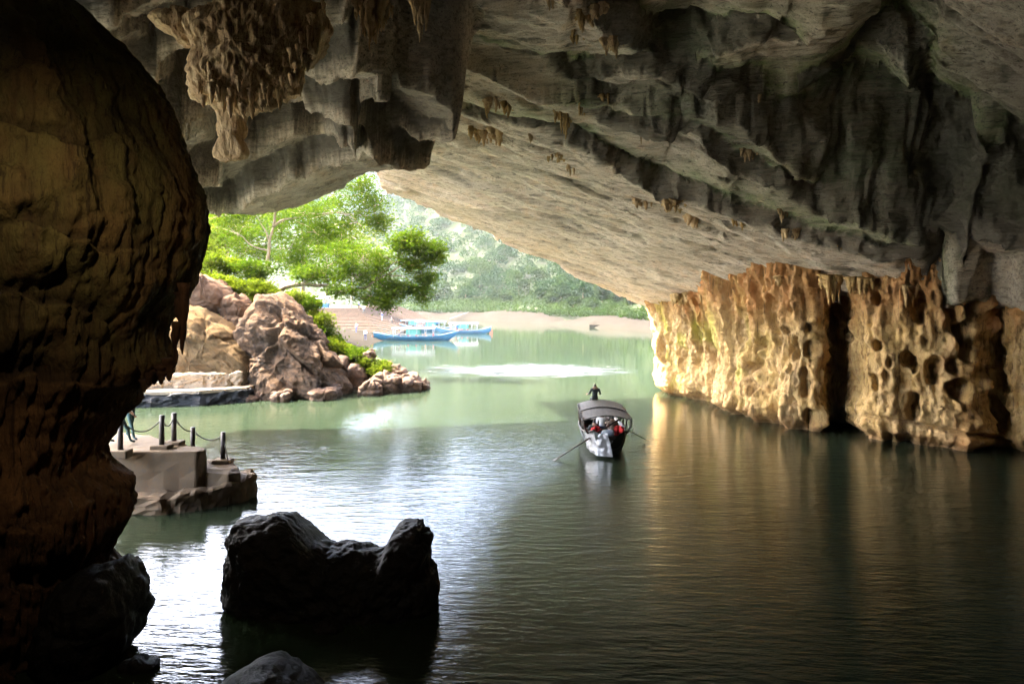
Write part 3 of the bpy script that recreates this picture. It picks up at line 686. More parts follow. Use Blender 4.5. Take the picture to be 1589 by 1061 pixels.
for (u, v, w, l, n, d) in [(575, 6, 46, 70, 22, 22.5), (598, 20, 20, 40, 8, 22.6), (655, 5, 34, 60, 14, 23.5), (612, 225, 16, 24, 6, 30)]:
    p = at(u, v, d); cluster('stalactite_cluster', p, w * d / F, l * d / F, n, int(u) + 900, ceiling)

# ------------------------------------------------------------------ left bank, beach, far bank, hill, cliff
def shore_x(y):
    return np.interp(y, [38, 42, 43.5, 45, 47, 50, 52, 58, 70, 82, 92, 105, 116, 130, 145, 170, 200, 240, 300], [-60, -34, -25, -19, -17.5, -13, -9, -10, -12.5, -17, -20.5, -21.5, -21, -23, -28, -34, -44, -52, -60])
def bank_z(x, y):
    d = shore_x(y) - x
    near = np.interp(d, [-20, 0, 4.4, 6.7, 8.4, 12.4, 18, 30, 60], [-3, 0.05, 1.3, 3.0, 4.7, 6.6, 9.6, 16, 26])
    beach = np.interp(d, [-20, 0, 2.5, 7, 12, 22, 40, 90], [-2, 0.02, 0.75, 1.25, 1.7, 2.4, 5.0, 22])
    t = sstep(72, 92, y)
    n = fbm(v3(x * 0.25, y * 0.25, 2 + 0 * x), 4)
    return near * (1 - t) + beach * t + n * (0.5 * (1 - t) + 0.12) * sstep(0, 5, d)
xs = np.arange(-110, 2, 0.6); ys = np.concatenate([np.arange(38, 95, 0.6), np.arange(95, 320, 2.0)])
X, Y = np.meshgrid(xs, ys); Z = bank_z(X, Y); Z = np.where(X > shore_x(Y) + 1.0, -2.0, Z)
sandm = sstep(74, 90, Y) * sstep(30, 20, shore_x(Y) - X)
me = raw_mesh('river_bank', v3(X, Y, Z).reshape(-1, 3), grid_faces(len(ys), len(xs)), [M_soil, M_sand], True, dict(stain_shade=np.stack([np.clip(1 - sandm, 0, 1) * 0.8, 0 * X, 0 * X], -1).reshape(-1, 3)))
fs = grid_faces(len(ys), len(xs)); me.polygons.foreach_set('material_index', (sandm.reshape(-1)[fs[:, 0]] > 0.5).astype(np.int32))
put(link(bpy.data.objects.new('river_bank', me)), kind='structure')

FB_U = [200, 400, 560, 620, 750, 850, 930, 1003, 1100, 1300]; FB_V = [484, 487, 490, 492.5, 497, 503, 509, 515, 522, 534]
def far_d(u): return 6.7 * F / (np.interp(u, FB_U, FB_V) - HZ)
def hill_z(u, e):
    base = np.interp(e, [-3, 0, 4, 14, 24, 45, 80, 120, 180, 260, 420], [-1, 0.05, 1.1, 2.2, 3.6, 6.5, 15, 34, 66, 112, 190])
    m = np.interp(u, [200, 560, 600, 645, 690, 760, 1100], [0.6, 0.55, 0.6, 0.8, 1.0, 1.15, 1.2])
    low = np.interp(e, [0, 40], [0, 1])
    return base * (1 + (m - 1) * low)
us = np.arange(150, 1350, 5.0); es = np.concatenate([np.arange(-4, 40, 1.5), np.arange(40, 420, 5.0)])
U, E = np.meshgrid(us, es); D = far_d(U) + E; X = (U - CU) / F * D; Y = D
Z = hill_z(U, E) + fbm(v3(X * 0.03, Y * 0.03, 1 + 0 * X), 4) * np.clip(E, 0, 60) * 0.1 + 0.15 * fbm(v3(X * 0.3, Y * 0.3, 1 + 0 * X), 3)
far_sand = sstep(17, 11, E + 3 * fbm(v3(X * 0.1, Y * 0.1, 5 + 0 * X), 3))
me = raw_mesh('hill', v3(X, Y, Z).reshape(-1, 3), grid_faces(len(es), len(us)), [M_hill, M_sand], True)
fs = grid_faces(len(es), len(us)); me.polygons.foreach_set('material_index', (far_sand.reshape(-1)[fs[:, 0]] > 0.5).astype(np.int32))
put(link(bpy.data.objects.new('hill', me)), kind='structure')
# limestone cliff behind the valley
us = np.arange(380, 760, 2.0); tt = np.linspace(0, 1, 90); U, T = np.meshgrid(us, tt)
D = 560 + 70 * T + 26 * fbm(v3(U * 0.02, T * 2.0, 3 + 0 * U), 5) + 14 * ridged(v3(U * 0.06, T * 1.2, 9 + 0 * U), 4)
Zc = 20 + T * (150 + 30 * np.sin(U * 0.03))
put(obj('cliff', v3((U - CU) / F * D, D, Zc).reshape(-1, 3), grid_faces(len(tt), len(us)), M_cliff, attrs=dict(stain_shade=np.stack([sstep(0.1, 0.5, fbm(v3(U * 0.03, T * 3, 2 + 0 * U), 4)) * 0.8, 0 * U, 0 * U], -1).reshape(-1, 3))), kind='structure')

# ------------------------------------------------------------------ vegetation
def leaves(centres, sizes, seed, flat_=0.4):
    """one bent leaf (two triangles folded on the midrib) per centre"""
    rr = np.random.default_rng(seed); n = len(centres)
    a = rr.normal(size=(n, 3)); a[:, 2] *= flat_; a /= np.linalg.norm(a, axis=1)[:, None]
    b = rr.normal(size=(n, 3)); b -= (b * a).sum(1)[:, None] * a; b /= np.linalg.norm(b, axis=1)[:, None]
    c = np.cross(a, b); s = np.asarray(sizes)[:, None]
    p0 = centres - a * s * 0.5; p2 = centres + a * s * 0.5 - c * s * 0.1
    p1 = centres + b * s * 0.26 + c * s * 0.08; p3 = centres - b * s * 0.26 + c * s * 0.08
    V = np.stack([p0, p1, p2, p3], 1).reshape(-1, 3)
    Fc = np.arange(n * 4).reshape(n, 4)
    tint = np.repeat(np.clip(rr.normal(0.5, 0.28, n), 0, 1), 4)
    return V, Fc, tint
def clump_pts(blobs, per, sub, seed, lpc=60, subr=0.5):
    """blobs: (centre, (rx,ry,rz)) -> leaf centres in many small clumps on and in each blob"""
    rr = np.random.default_rng(seed); out = []
    for c, r in blobs:
        r = np.array(r); n = max(3, int(sub * per))
        d = rr.normal(size=(n, 3)); d /= np.linalg.norm(d, axis=1)[:, None]
        cc = np.array(tuple(c)) + d * r * (rr.uniform(0.3, 1.0, n) ** 0.5)[:, None]
        for q in cc:
            k = rr.integers(lpc // 2, lpc * 3 // 2)
            o = rr.normal(size=(k, 3)) * np.array([subr, subr, subr * 0.62])
            out.append(q + o)
    return np.concatenate(out)
def limb(path, r0, r1, n=8, seg=14, wob=0.12, seed=0):
    P = np.array([tuple(p) for p in path]); t = np.linspace(0, 1, len(P)); ts = np.linspace(0, 1, seg)
    Q = np.stack([np.interp(ts, t, P[:, i]) for i in range(3)], 1)
    for _ in range(2): Q[1:-1] = 0.25 * Q[:-2] + 0.5 * Q[1:-1] + 0.25 * Q[2:]
    Q[1:-1] += wob * np.stack([perlin(Q[1:-1] * 0.9 + seed), perlin(Q[1:-1] * 0.9 + seed + 9), perlin(Q[1:-1] * 0.9 + seed + 18)], -1)
    return tube(Q, np.linspace(r0, r1, seg), n)
def tree(name, label, group, base, trunk, limbs, blobs, mat, leaf, seed, lpc=60, sub=10, subr=0.5, r0=0.3):
    """trunk: list of points, limbs: list of (points, r0, r1)"""
    root = empty(name, base); put(root, label, 'tree', group); b = np.array(tuple(base))
    V, Fc = limb(trunk, r0, r0 * 0.5, seed=seed); obj('trunk', V - b, Fc, M_bark, root)
    for pth, a0, a1 in limbs:
        V, Fc = limb(pth, a0, a1, 6, 12, 0.25, seed); obj('branch', V - b, Fc, M_bark, root)
    P = clump_pts(blobs, 1.0, sub, seed, lpc, subr)
    V, Fc, ti = leaves(P, np.random.default_rng(seed + 1).uniform(0.7, 1.3, len(P)) * leaf, seed + 2)
    # twigs inside the crown
    tw = []
    rr = np.random.default_rng(seed + 4)
    for c, r in blobs:
        for q in range(4):
            e = np.array(tuple(c)) + rr.normal(size=3) * np.array(r) * 0.55
            tw.append(tube([np.array(tuple(c)), (np.array(tuple(c)) + e) / 2 + rr.normal(size=3) * 0.15, e], [0.05, 0.035, 0.015], 4, cap=False))
    tv, tf_ = cat_mesh(tw); obj('twigs', tv - b, tf_, M_bark, root)['kind'] = 'stuff'
    obj('crown', V - b, Fc, mat, root, attrs=dict(tint=ti), smooth=False)
    return root
def bl(u, v, d, ru, rv, rd=None):
    s = d / F; return (at(u, v, d), (ru * s, (rd if rd else (ru + rv) / 2 * s), rv * s))

# big overhanging tree leaning over the bank
d = 60
tree('overhanging_tree', 'leafy tree leaning right over the bank on a long low branch', None, at(428, 456, d), [at(428, 456, d), at(440, 446, d), at(470, 440, d), at(500, 443, d)],
     [([at(500, 443, d), at(520, 450, d), at(545, 455, d), at(575, 440, d), at(600, 425, d), at(635, 405, d)], 0.16, 0.05),
      ([at(470, 440, d), at(500, 420, d + 1), at(530, 400, d + 1), at(570, 385, d + 1)], 0.14, 0.04), ([at(575, 440, d), at(605, 410, d), at(645, 395, d), at(672, 395, d)], 0.08, 0.03),
      ([at(545, 455, d), at(560, 462, d - 1), at(585, 466, d - 1)], 0.07, 0.03), ([at(600, 425, d), at(630, 430, d), at(650, 450, d)], 0.06, 0.02)],
     [bl(505, 425, d, 30, 18), bl(545, 425, d, 30, 22), bl(585, 432, d, 26, 22), bl(560, 400, d, 34, 20), bl(600, 400, d, 28, 20), bl(575, 460, d - 1, 24, 12), bl(598, 468, d - 1, 10, 14), bl(535, 450, d - 1, 28, 10),
      bl(625, 375, d, 18, 14), bl(650, 384, d, 16, 9), bl(640, 368, d, 12, 8), bl(671, 400, d, 10, 7), bl(662, 432, d, 8, 8), bl(654, 456, d, 8, 12), bl(625, 447, d, 14, 9), bl(610, 450, d, 14, 12), bl(520, 395, d + 1, 32, 18), bl(480, 425, d, 22, 12), bl(676, 390, d, 8, 14), bl(640, 412, d, 12, 9)],
     M_leafA, 0.28, 11, 55, 16, 0.46, 0.26)
# pale branching tree behind
d = 69
tree('pale_trunk_tree', 'tree with a pale forked trunk standing on the bank above the boulders', None, at(416, 425, d), [at(416, 425, d), at(415, 400, d), at(418, 375, d), at(424, 352, d)],
     [([at(424, 352, d), at(428, 335, d), at(430, 300, d)], 0.16, 0.06), ([at(424, 352, d), at(440, 340, d), at(470, 333, d), at(520, 330, d), at(570, 335, d)], 0.14, 0.03), ([at(416, 392, d), at(400, 385, d), at(380, 372, d), at(355, 350, d)], 0.12, 0.03), ([at(418, 375, d), at(408, 350, d), at(398, 335, d)], 0.1, 0.03)],
     [bl(545, 305, d, 34, 20), bl(580, 320, d, 20, 26), bl(520, 330, d, 40, 18), bl(555, 345, d, 36, 16), bl(590, 345, d, 12, 14), bl(470, 330, d, 34, 16), bl(490, 360, d, 34, 18), bl(450, 385, d + 2, 26, 26), bl(530, 372, d + 1, 34, 16), bl(390, 325, d, 36, 14), bl(350, 335, d, 30, 18), bl(370, 365, d + 3, 30, 22), bl(560, 290, d, 26, 12), bl(470, 410, d + 3, 24, 20), bl(440, 345, d + 3, 30, 20)],
     M_leafA, 0.28, 23, 46, 19, 0.6, 0.22)
# fillers further back on the slope
for i, (u, v, d, top, w, lab) in enumerate([(350, 420, 82, 300, 60, 'broad leafy tree on the slope, farthest left of the bank trees'), (470, 450, 92, 290, 66, 'tall leafy tree behind the pale forked trunk, above the stairs'), (545, 477, 157, 330, 60, 'tree with pale trunk at the top corner of the stone stairs'), (505, 476, 168, 350, 50, 'tree on the landing behind the blue stall'), (572, 477, 162, 380, 40, 'slim tree beside the top of the stone stairs'), (400, 440, 100, 300, 60, 'leafy tree on the slope straight behind the pale forked trunk')]):
    s = d / F; h = v - top
    bb = [bl(u + random.uniform(-w, w) * 0.6, top + h * random.uniform(0.05, 0.75), d + random.uniform(-3, 3), w * 0.45, h * 0.16) for _ in range(14)]
    if i in (2, 3, 4): bb = [bl(u + random.uniform(-w, w) * 0.6, top + h * random.uniform(0.05, 0.62), d + random.uniform(-3, 3), w * 0.45, h * 0.14) for _ in range(12)]
    tree('bank_tree', lab, 'leafy trees behind the bank', at(u, v, d), [at(u, v + 4, d), at(u + 3, v - h * 0.3, d), at(u - 2, v - h * 0.6, d)], [([at(u + 2, v - h * 0.35, d), at(u + w * 0.4, v - h * 0.6, d)], 0.12, 0.04), ([at(u + 2, v - h * 0.3, d), at(u - w * 0.4, v - h * 0.6, d)], 0.12, 0.04)], bb, M_leafA if i % 2 else M_leafB, 0.42, 40 + i, 46, 9, 0.7 , 0.25)

# bushes along the bank
def bush(label, u, v, d, ru, rv, seed, mat=M_leafB, leaf=0.22, sub=16):
    c = at(u, v, d); root = empty('bush', (c.x, c.y, c.z - rv * d / F)); put(root, label, 'bush', 'bushes on the left bank'); b = np.array(tuple(root.location))
    rr = np.random.default_rng(seed); s = d / F
    blobs = [((c.x + rr.uniform(-1, 1) * ru * s * 0.6, c.y + rr.uniform(-0.6, 0.6), c.z + rr.uniform(-0.6, 0.5) * rv * s), (ru * s * 0.55, 0.7, rv * s * 0.55)) for _ in range(5)]
    P = clump_pts(blobs, 1.0, sub, seed, 44, 0.26)
    V, Fc, ti = leaves(P, rr.uniform(0.6, 1.3, len(P)) * leaf, seed + 3)
    obj('foliage', V - b, Fc, mat, root, attrs=dict(tint=ti), smooth=False)
    st = [limb([b + np.array([0, 0, -0.6]), (b + np.array(q[0])) / 2, np.array(q[0])], 0.05, 0.02, 5, 7, 0.1, seed) for q in blobs]
    V, Fc = cat_mesh(st); obj('stem', V - b, Fc, M_bark, root)
    return root
BUSH = [('yellow-green bush against the left column, highest on the bank', 328, 385, 60, 26, 28, M_leafB), ('yellow-green bush left of the round bush', 345, 412, 58, 26, 22, M_leafB), ('round fresh green bush above the pink boulders', 388, 424, 57, 36, 24, M_leafA), ('low yellow-green bush between pink boulders and the crag', 352, 440, 54, 26, 12, M_leafB), ('bush just under the round green bush', 410, 448, 55, 28, 14, M_leafB),
        ('bush at the foot of the leaning tree', 446, 464, 55, 26, 14, M_leafB), ('bush above the peak of the grey boulder', 470, 478, 55, 24, 18, M_leafA), ('bush left of the stairs', 492, 500, 54, 24, 20, M_leafB), ('bright bush halfway down the boulder edge', 505, 522, 53, 22, 18, M_leafA), ('bush low on the right flank of the boulder', 520, 540, 52, 24, 16, M_leafB), ('low bush near the tip of the rocky spit', 548, 553, 52, 24, 12, M_leafA), ('small bush above the brown shore rocks', 566, 565, 51.5, 20, 10, M_leafB), ('last small bush at the end of the bank', 588, 572, 51, 14, 9, M_leafB)]
for i, (lab, u, v, d, ru, rv, m) in enumerate(BUSH): bush(lab, u, v, d, ru, rv, 200 + i, m)
# dense ground cover over the slope
rr = np.random.default_rng(9); n = 46000
gx = rr.uniform(-60, -8, n); gy = rr.uniform(50, 92, n); gd = shore_x(gy) - gx; keep = (gd > 2.5) & (gd < 45); gx, gy = gx[keep], gy[keep]
den = perlin(v3(gx * 0.4, gy * 0.4, 0 * gx)) > -0.25; gx, gy = gx[den], gy[den]
P = v3(gx, gy, bank_z(gx, gy) + rr.uniform(0, 0.7, len(gx)) ** 1.5)
V, Fc, ti = leaves(P, rr.uniform(0.25, 0.55, len(P)), 31)
put(obj('ground_cover', V, Fc, M_leafB, attrs=dict(tint=ti), smooth=False), 'low bright green plants covering the bank slope', 'ground cover', kind='stuff')

# far hillside forest (one mass) and the trees one can pick out on the far bank
def crown_cloud(cx, r, nl, rr):
    d = rr.normal(size=(nl, 3)); d[:, 2] = np.abs(d[:, 2]) * 1.1 - 0.35; d /= np.linalg.norm(d, axis=1)[:, None]
    return np.array(cx) + d * np.array([r, r, r * 0.85]) * (0.65 + 0.35 * rr.random(nl))[:, None] * (1 + 0.22 * perlin(d * 2.2 + np.array(cx)))[:, None]
rr = np.random.default_rng(12); pts, szs = [], []
for i in range(2100):
    u = rr.uniform(540, 1040); e = 30 + 330 * rr.random() ** 0.75; D = float(far_d(u)) + e; x = (u - CU) / F * D
    z = float(hill_z(u, e)); r = rr.uniform(2.2, 4.8)
    if z > 10 and e < 45: continue
    pc = crown_cloud((x, D, z + r * 0.9), r, 110, rr); pts.append(pc); szs.append(np.full(len(pc), r * 0.3))
P = np.concatenate(pts); V, Fc, ti = leaves(P, np.concatenate(szs), 55, 0.8)
ti = np.clip(ti + 0.35 * np.repeat(perlin(P * 0.07), 4), 0, 1)
put(obj('forest', V, Fc, M_leafD, attrs=dict(tint=ti), smooth=False), 'dense green forest covering the hillside across the river', 'forest', kind='stuff')
FT = [(640, 466, 18, 14), (690, 470, 20, 18), (745, 462, 26, 34), (722, 474, 16, 14), (770, 476, 14, 12), (805, 470, 24, 26), (838, 478, 18, 16), (870, 480, 20, 18), (905, 480, 20, 20), (935, 484, 16, 16), (960, 488, 14, 12), (668, 478, 14, 10), (785, 484, 12, 8), (855, 490, 14, 9), (890, 494, 14, 8), (920, 497, 12, 7), (980, 493, 12, 9), (752, 440, 24, 16), (880, 462, 22, 14), (830, 455, 22, 16)]
FL = ['low hazy tree farthest left on the far bank', 'round hazy tree behind the blue boats on the far bank', 'tallest pale green tree on the far bank', 'small tree left of the tallest far tree', 'small tree right of the tallest far tree', 'broad round dark tree on the far bank', 'tree right of the broad round one', 'pale middle tree along the far bank', 'leafy tree upright over the far shore', 'slim tree near the pale ramp', 'small tree close to the cave mouth edge', 'shrubby tree above the far sand', 'low shrub in front of the broad round tree', 'low shrub below the middle far tree', 'low shrub on the far sand edge', 'smallest shrub beside the pale ramp', 'shrub just beside the rock wall edge', 'pale tree standing above the tallest far tree', 'upper tree on the slope nearer the cave wall', 'upper tree above the broad round one']
for i, ((u, v, ru, rv), lab) in enumerate(zip(FT, FL)):
    e = 20 + (500 - v) * 0.9; D = float(far_d(u)) + e; s = D / F; g = at(u, 0, D); gz = float(hill_z(u, e)) + 0.5
    root = empty('far_tree', (g.x, D, gz - 0.6)); put(root, lab, 'tree', 'trees along the far bank'); b = np.array(tuple(root.location))
    c = at(u, v, D); c.z = max(c.z, gz + rv * s * 0.8)
    rr = np.random.default_rng(600 + i); pp = []
    for q in range(12):
        cc = (c.x + rr.uniform(-.65, .65) * ru * s, D + rr.uniform(-.5, .5) * ru * s, c.z + rr.uniform(-.6, .6) * rv * s); pp.append(crown_cloud(cc, ru * s * 0.38, 110, rr))
    P = np.concatenate(pp); V, Fc, ti = leaves(P, rr.uniform(0.6, 1.2, len(P)) * 0.9, 700 + i, 0.7)
    obj('crown', V - b, Fc, M_leafC, root, attrs=dict(tint=ti), smooth=False)
    V, Fc = limb([b, (b + np.array(tuple(c))) / 2, np.array(tuple(c))], 0.35, 0.12, 6, 8, 0.3, i); obj('trunk', V - b, Fc, M_bark, root)
# grass and scrub on the far shore
rr = np.random.default_rng(21); u = rr.uniform(560, 1030, 16000); e = 13 + 40 * rr.random(16000) ** 1.3; D = far_d(u) + e
P = v3((u - CU) / F * D, D, hill_z(u, e) + rr.uniform(0, 1.3, len(u))); V, Fc, ti = leaves(P, rr.uniform(0.7, 1.5, len(P)), 77, 0.8)
put(obj('grass', V, Fc, M_leafC, attrs=dict(tint=ti), smooth=False), 'pale scrub and grass along the far shore', 'scrub', kind='stuff')

# ------------------------------------------------------------------ boulders and rocks
def thing_rock(label, *a, **k):
    o = blob(*a, **k); put(o, label, 'rock'); return o
thing_rock('large tan slanting slab boulder above the stone ledge', [(268, 500), (285, 475), (300, 478), (330, 500), (362, 525), (385, 548), (402, 575), (402, 605), (385, 618), (340, 618), (280, 605), (240, 590), (230, 550)], 48, 2.6, M_slab, 'boulder', None, 200, 110, 0.62, 0.25, 0.8, (320, 560), 0.35, facet=0.25, seed=1, strat=((0.5, 0.3, 0.8), 1.5, 0.13))
thing_rock('tall craggy grey boulder with dark cracks at the water', [(368, 510), (385, 482), (402, 462), (418, 458), (440, 472), (462, 490), (485, 515), (505, 545), (530, 575), (548, 600), (540, 622), (470, 622), (415, 620), (392, 590), (398, 555), (372, 528)], 49.5, 3.2, M_crag, 'boulder', None, 300, 160, 0.62, 0.5, 1.1, (450, 560), 0.3, facet=0.6, seed=12)
thing_rock('pinkish flat-topped boulder highest beside the column', [(280, 470), (286, 442), (302, 430), (325, 430), (352, 450), (358, 470), (345, 492), (310, 500), (280, 495)], 52, 2.2, M_pink, 'boulder', None, 140, 80, 0.5, 0.2, 0.9, facet=0.3, seed=3)
thing_rock('small reddish block between the pink boulder and the crag', [(345, 470), (360, 455), (378, 462), (388, 480), (380, 496), (356, 498)], 52, 1.4, M_pink, 'boulder', None, 100, 60, 0.5, 0.16, 1.2, facet=0.3, seed=4)
thing_rock('dark grey block wedged under the pink boulder', [(335, 505), (348, 492), (378, 494), (388, 515), (372, 532), (345, 526)], 51, 1.2, M_crag, 'boulder', None, 100, 60, 0.5, 0.16, 1.2, facet=0.3, seed=5)
thing_rock('smooth pinkish boulder half hidden behind the slab', [(225, 560), (245, 530), (280, 530), (300, 560), (305, 590), (240, 592)], 47, 1.5, M_pink, 'boulder', None, 100, 60, 0.55, 0.15, 0.9, facet=0.15, seed=6)
thing_rock('brown boulder on the spit beside the crag', [(500, 580), (520, 560), (550, 562), (572, 580), (580, 605), (540, 618), (500, 615)], 51.5, 1.8, M_shore, 'boulder', None, 120, 70, 0.6, 0.3, 1.0, facet=0.4, seed=7)
SH = [(600, 592, 26, 16, 'layered brown rock in the middle of the spit'), (635, 594, 22, 12, 'dark brown rock near the tip of the spit'), (655, 596, 10, 8, 'last small rock at the tip of the spit'), (578, 600, 18, 12, 'wet brown rock low on the spit'), (612, 577, 18, 9, 'reddish rock on top of the spit'), (572, 552, 12, 9, 'dark rock in front of the last bushes'), (505, 608, 22, 10, 'dark wet rock at the foot of the crag'), (440, 612, 16, 9, 'small dark rock left of the foot of the crag'), (412, 612, 12, 7, 'small wet stone between slab and crag'), (594, 566, 12, 7, 'brown stone under the last bush'), (395, 616, 10, 5, 'pale wet stone at the slab foot'), (560, 585, 16, 12, 'reddish brown rock at the bank end')]
for i, (u, v, ru, rv, lab) in enumerate(SH):
    d = wd(v + rv * 0.9, 0.0) if v > 590 else 52.0
    rr = np.random.default_rng(800 + i); oc = [(u + ru * math.cos(a) * rr.uniform(.85, 1.15), v + rv * math.sin(a) * rr.uniform(.8, 1.2) + (6 if math.sin(a) > 0.3 else 0)) for a in np.linspace(0, 2 * math.pi, 12, endpoint=False)]
    put(thing_rock(lab, oc, min(d, 53), ru * 0.05 + 0.4, M_shore, 'shore_rock', None, 100, 60, 0.6, 0.22, 1.3, facet=0.3, seed=20 + i), group='brown rocks along the spit')
# black rocks in the foreground water
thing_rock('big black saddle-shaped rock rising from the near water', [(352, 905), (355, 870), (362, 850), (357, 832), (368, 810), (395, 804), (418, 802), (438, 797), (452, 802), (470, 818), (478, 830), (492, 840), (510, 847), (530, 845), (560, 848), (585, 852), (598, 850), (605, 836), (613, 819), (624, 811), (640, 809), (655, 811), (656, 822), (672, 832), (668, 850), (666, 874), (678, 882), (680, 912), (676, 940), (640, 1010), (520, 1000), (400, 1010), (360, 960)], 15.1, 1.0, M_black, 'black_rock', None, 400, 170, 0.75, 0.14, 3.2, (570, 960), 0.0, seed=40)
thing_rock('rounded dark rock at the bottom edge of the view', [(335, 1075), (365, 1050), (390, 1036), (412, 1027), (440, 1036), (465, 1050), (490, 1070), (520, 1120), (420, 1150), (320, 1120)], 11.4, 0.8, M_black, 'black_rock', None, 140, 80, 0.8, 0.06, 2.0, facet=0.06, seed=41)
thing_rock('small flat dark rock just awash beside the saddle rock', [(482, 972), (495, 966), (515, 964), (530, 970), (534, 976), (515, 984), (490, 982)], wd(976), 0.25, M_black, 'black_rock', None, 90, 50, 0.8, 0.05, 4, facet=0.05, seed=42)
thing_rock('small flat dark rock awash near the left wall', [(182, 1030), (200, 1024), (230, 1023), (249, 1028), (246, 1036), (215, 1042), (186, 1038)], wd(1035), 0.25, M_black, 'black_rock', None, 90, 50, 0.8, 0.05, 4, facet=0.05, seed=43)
# rock foot of the column at the water
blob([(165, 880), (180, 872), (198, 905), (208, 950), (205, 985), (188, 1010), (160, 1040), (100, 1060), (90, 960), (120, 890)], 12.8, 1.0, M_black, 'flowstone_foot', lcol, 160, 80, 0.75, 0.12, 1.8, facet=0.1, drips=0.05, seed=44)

# ------------------------------------------------------------------ landing platform, posts, ropes
plat = empty('landing_platform', (-12, 23, 0)); put(plat, 'concrete landing platform with a lower ledge beside the left column', 'platform')
def rel(poly, o): return [(p[0] - o[0], p[1] - o[1]) for p in poly]
o_ = (-12, 23)
prism(rel([(-18, 20.6), (-14.2, 21.9), (-10.25, 22.15), (-10.02, 22.35), (-10.1, 22.6), (-11.3, 23.35), (-13.3, 24.8), (-18, 27)], o_), -0.6, 1.8, M_conc, 'upper_block', plat, 0.06, 0.05, 3)
prism(rel([(-10.7, 22.35), (-9.25, 22.3), (-9.0, 22.8), (-9.6, 23.4), (-11.4, 24.1), (-11.6, 23.4)], o_), -0.6, [1.15, 1.0, 0.95, 1.15, 1.2, 1.2], M_conc, 'side_step', plat, 0.05, 0.06, 3)
prism(rel([(-18, 20.4), (-13.6, 21.2), (-11.0, 21.25), (-9.9, 21.75), (-8.95, 22.6), (-8.75, 23.3), (-9.1, 24.0), (-10.5, 24.3), (-13, 24)], o_), -0.6, [0.4, 0.45, 0.5, 0.6, 0.72, 0.76, 0.7, 0.7, 0.6], M_conc, 'lower_ledge', plat, 0.08, 0.16, 3)
POSTS = [((187, 704), 1.8, 1.2, 'rope post on the platform edge nearest the column'), ((251, 696), 1.8, 1.1, 'rope post on the middle of the platform front'), ((270, 690), 1.8, 1.08, 'tallest-looking rope post at the back of the platform'), ((299, 712), 1.2, 1.1, 'rope post sunk behind the platform corner'), ((346, 718), 1.1, 1.06, 'outermost rope post on the lower ledge')]
tops = []
for (u, v), z, h, lab in POSTS:
    D = wd(v, z); p = at(u, v, D); r = empty('rope_post', (p.x, p.y, z)); put(r, lab, 'post', 'rope posts on the landing platform')
    V, Fc = tube([(0, 0, 0.05), (0, 0, h * 0.5), (0.01, 0, h)], [0.085, 0.08, 0.08], 12); obj('post', V, Fc, M_post, r)
    bm = rbox(-0.3, 0.3, -0.22, 0.22, -0.12, 0.14, 0.04); bm_obj('base', bm, M_conc, r)
    tops.append(Vector((p.x, p.y, z + h - 0.1)))
def rope(a, b, sag, lab):
    pts = [a.lerp(b, t) - Vector((0, 0, sag * 4 * t * (1 - t))) for t in np.linspace(0, 1, 16)]
    V, Fc = tube(pts, 0.022, 6); put(obj('rope', V, Fc, M_post), lab, 'rope', 'ropes between the posts')
rope(tops[0], tops[1], 0.42, 'dark rope sagging from the post by the column to the middle post'); rope(tops[1], tops[2], 0.3, 'short rope between the middle post and the back post')
rope(tops[2], tops[3], 0.2, 'rope running down from the back post to the sunken post'); rope(tops[3], tops[4], 0.25, 'rope from the sunken post to the outermost post')
rope(tops[4], Vector((tops[4].x + 0.42, tops[4].y - 0.3, 0.72)), 0.05, 'rope end hanging from the outermost post to the ledge'); rope(tops[0], tops[0] + Vector((-1.3, 0.3, -0.1)), 0.3, 'rope from the nearest post into the dark behind the column')
# stone ledge with two steps by the boulder
ter = empty('stone_ledge', (-20, 44, 0)); put(ter, 'two-step pale stone ledge at the water under the slab boulder', 'steps'); o_ = (-20, 44)
prism(rel([(-26, 42.0), (-19.8, 43.2), (-17.4, 44.9), (-17.2, 46.5), (-26, 48)], o_), -0.6, 0.75, M_black, 'lower_face', ter, 0.06, 0.22, 4)
prism(rel([(-26, 42.1), (-19.8, 43.3), (-17.5, 44.95), (-17.3, 46.5), (-26, 48)], o_), 0.7, 0.95, M_tread, 'lower_tread', ter, 0.05, 0.06, 3)
prism(rel([(-26, 43.4), (-20.2, 44.7), (-18.1, 45.6), (-18.1, 47), (-26, 48)], o_), 0.9, 1.85, M_tread, 'upper_step', ter, 0.06, 0.16, 4)
prism(rel([(-26, 43.0), (-22.6, 44.0), (-22.2, 44.6), (-26, 46)], o_), 0.9, 1.4, M_tread, 'middle_step', ter, 0.05, 0.06, 3)

# ------------------------------------------------------------------ stone stairs of the landing
st = empty('staircase', (-28, 125, 0)); put(st, 'wide pale stone staircase with a corner ridge going down to the beach', 'stairs')
NS = 20
def STAIR(t): return -33.9 + 12.2 * t, 150 - 32 * t, 4.86 - 4.3 * t
for i in range(NS):
    t = i / (NS - 1); cx_, cy_, z = STAIR(t)
    bm = rbox(-80 + 28, cx_ + 28, cy_ - 125, 205 - 125 - 0.05 * i, z - 0.28 if i < NS - 1 else -1, z, 0.03, 1); bm_obj('step', bm, M_step, st)

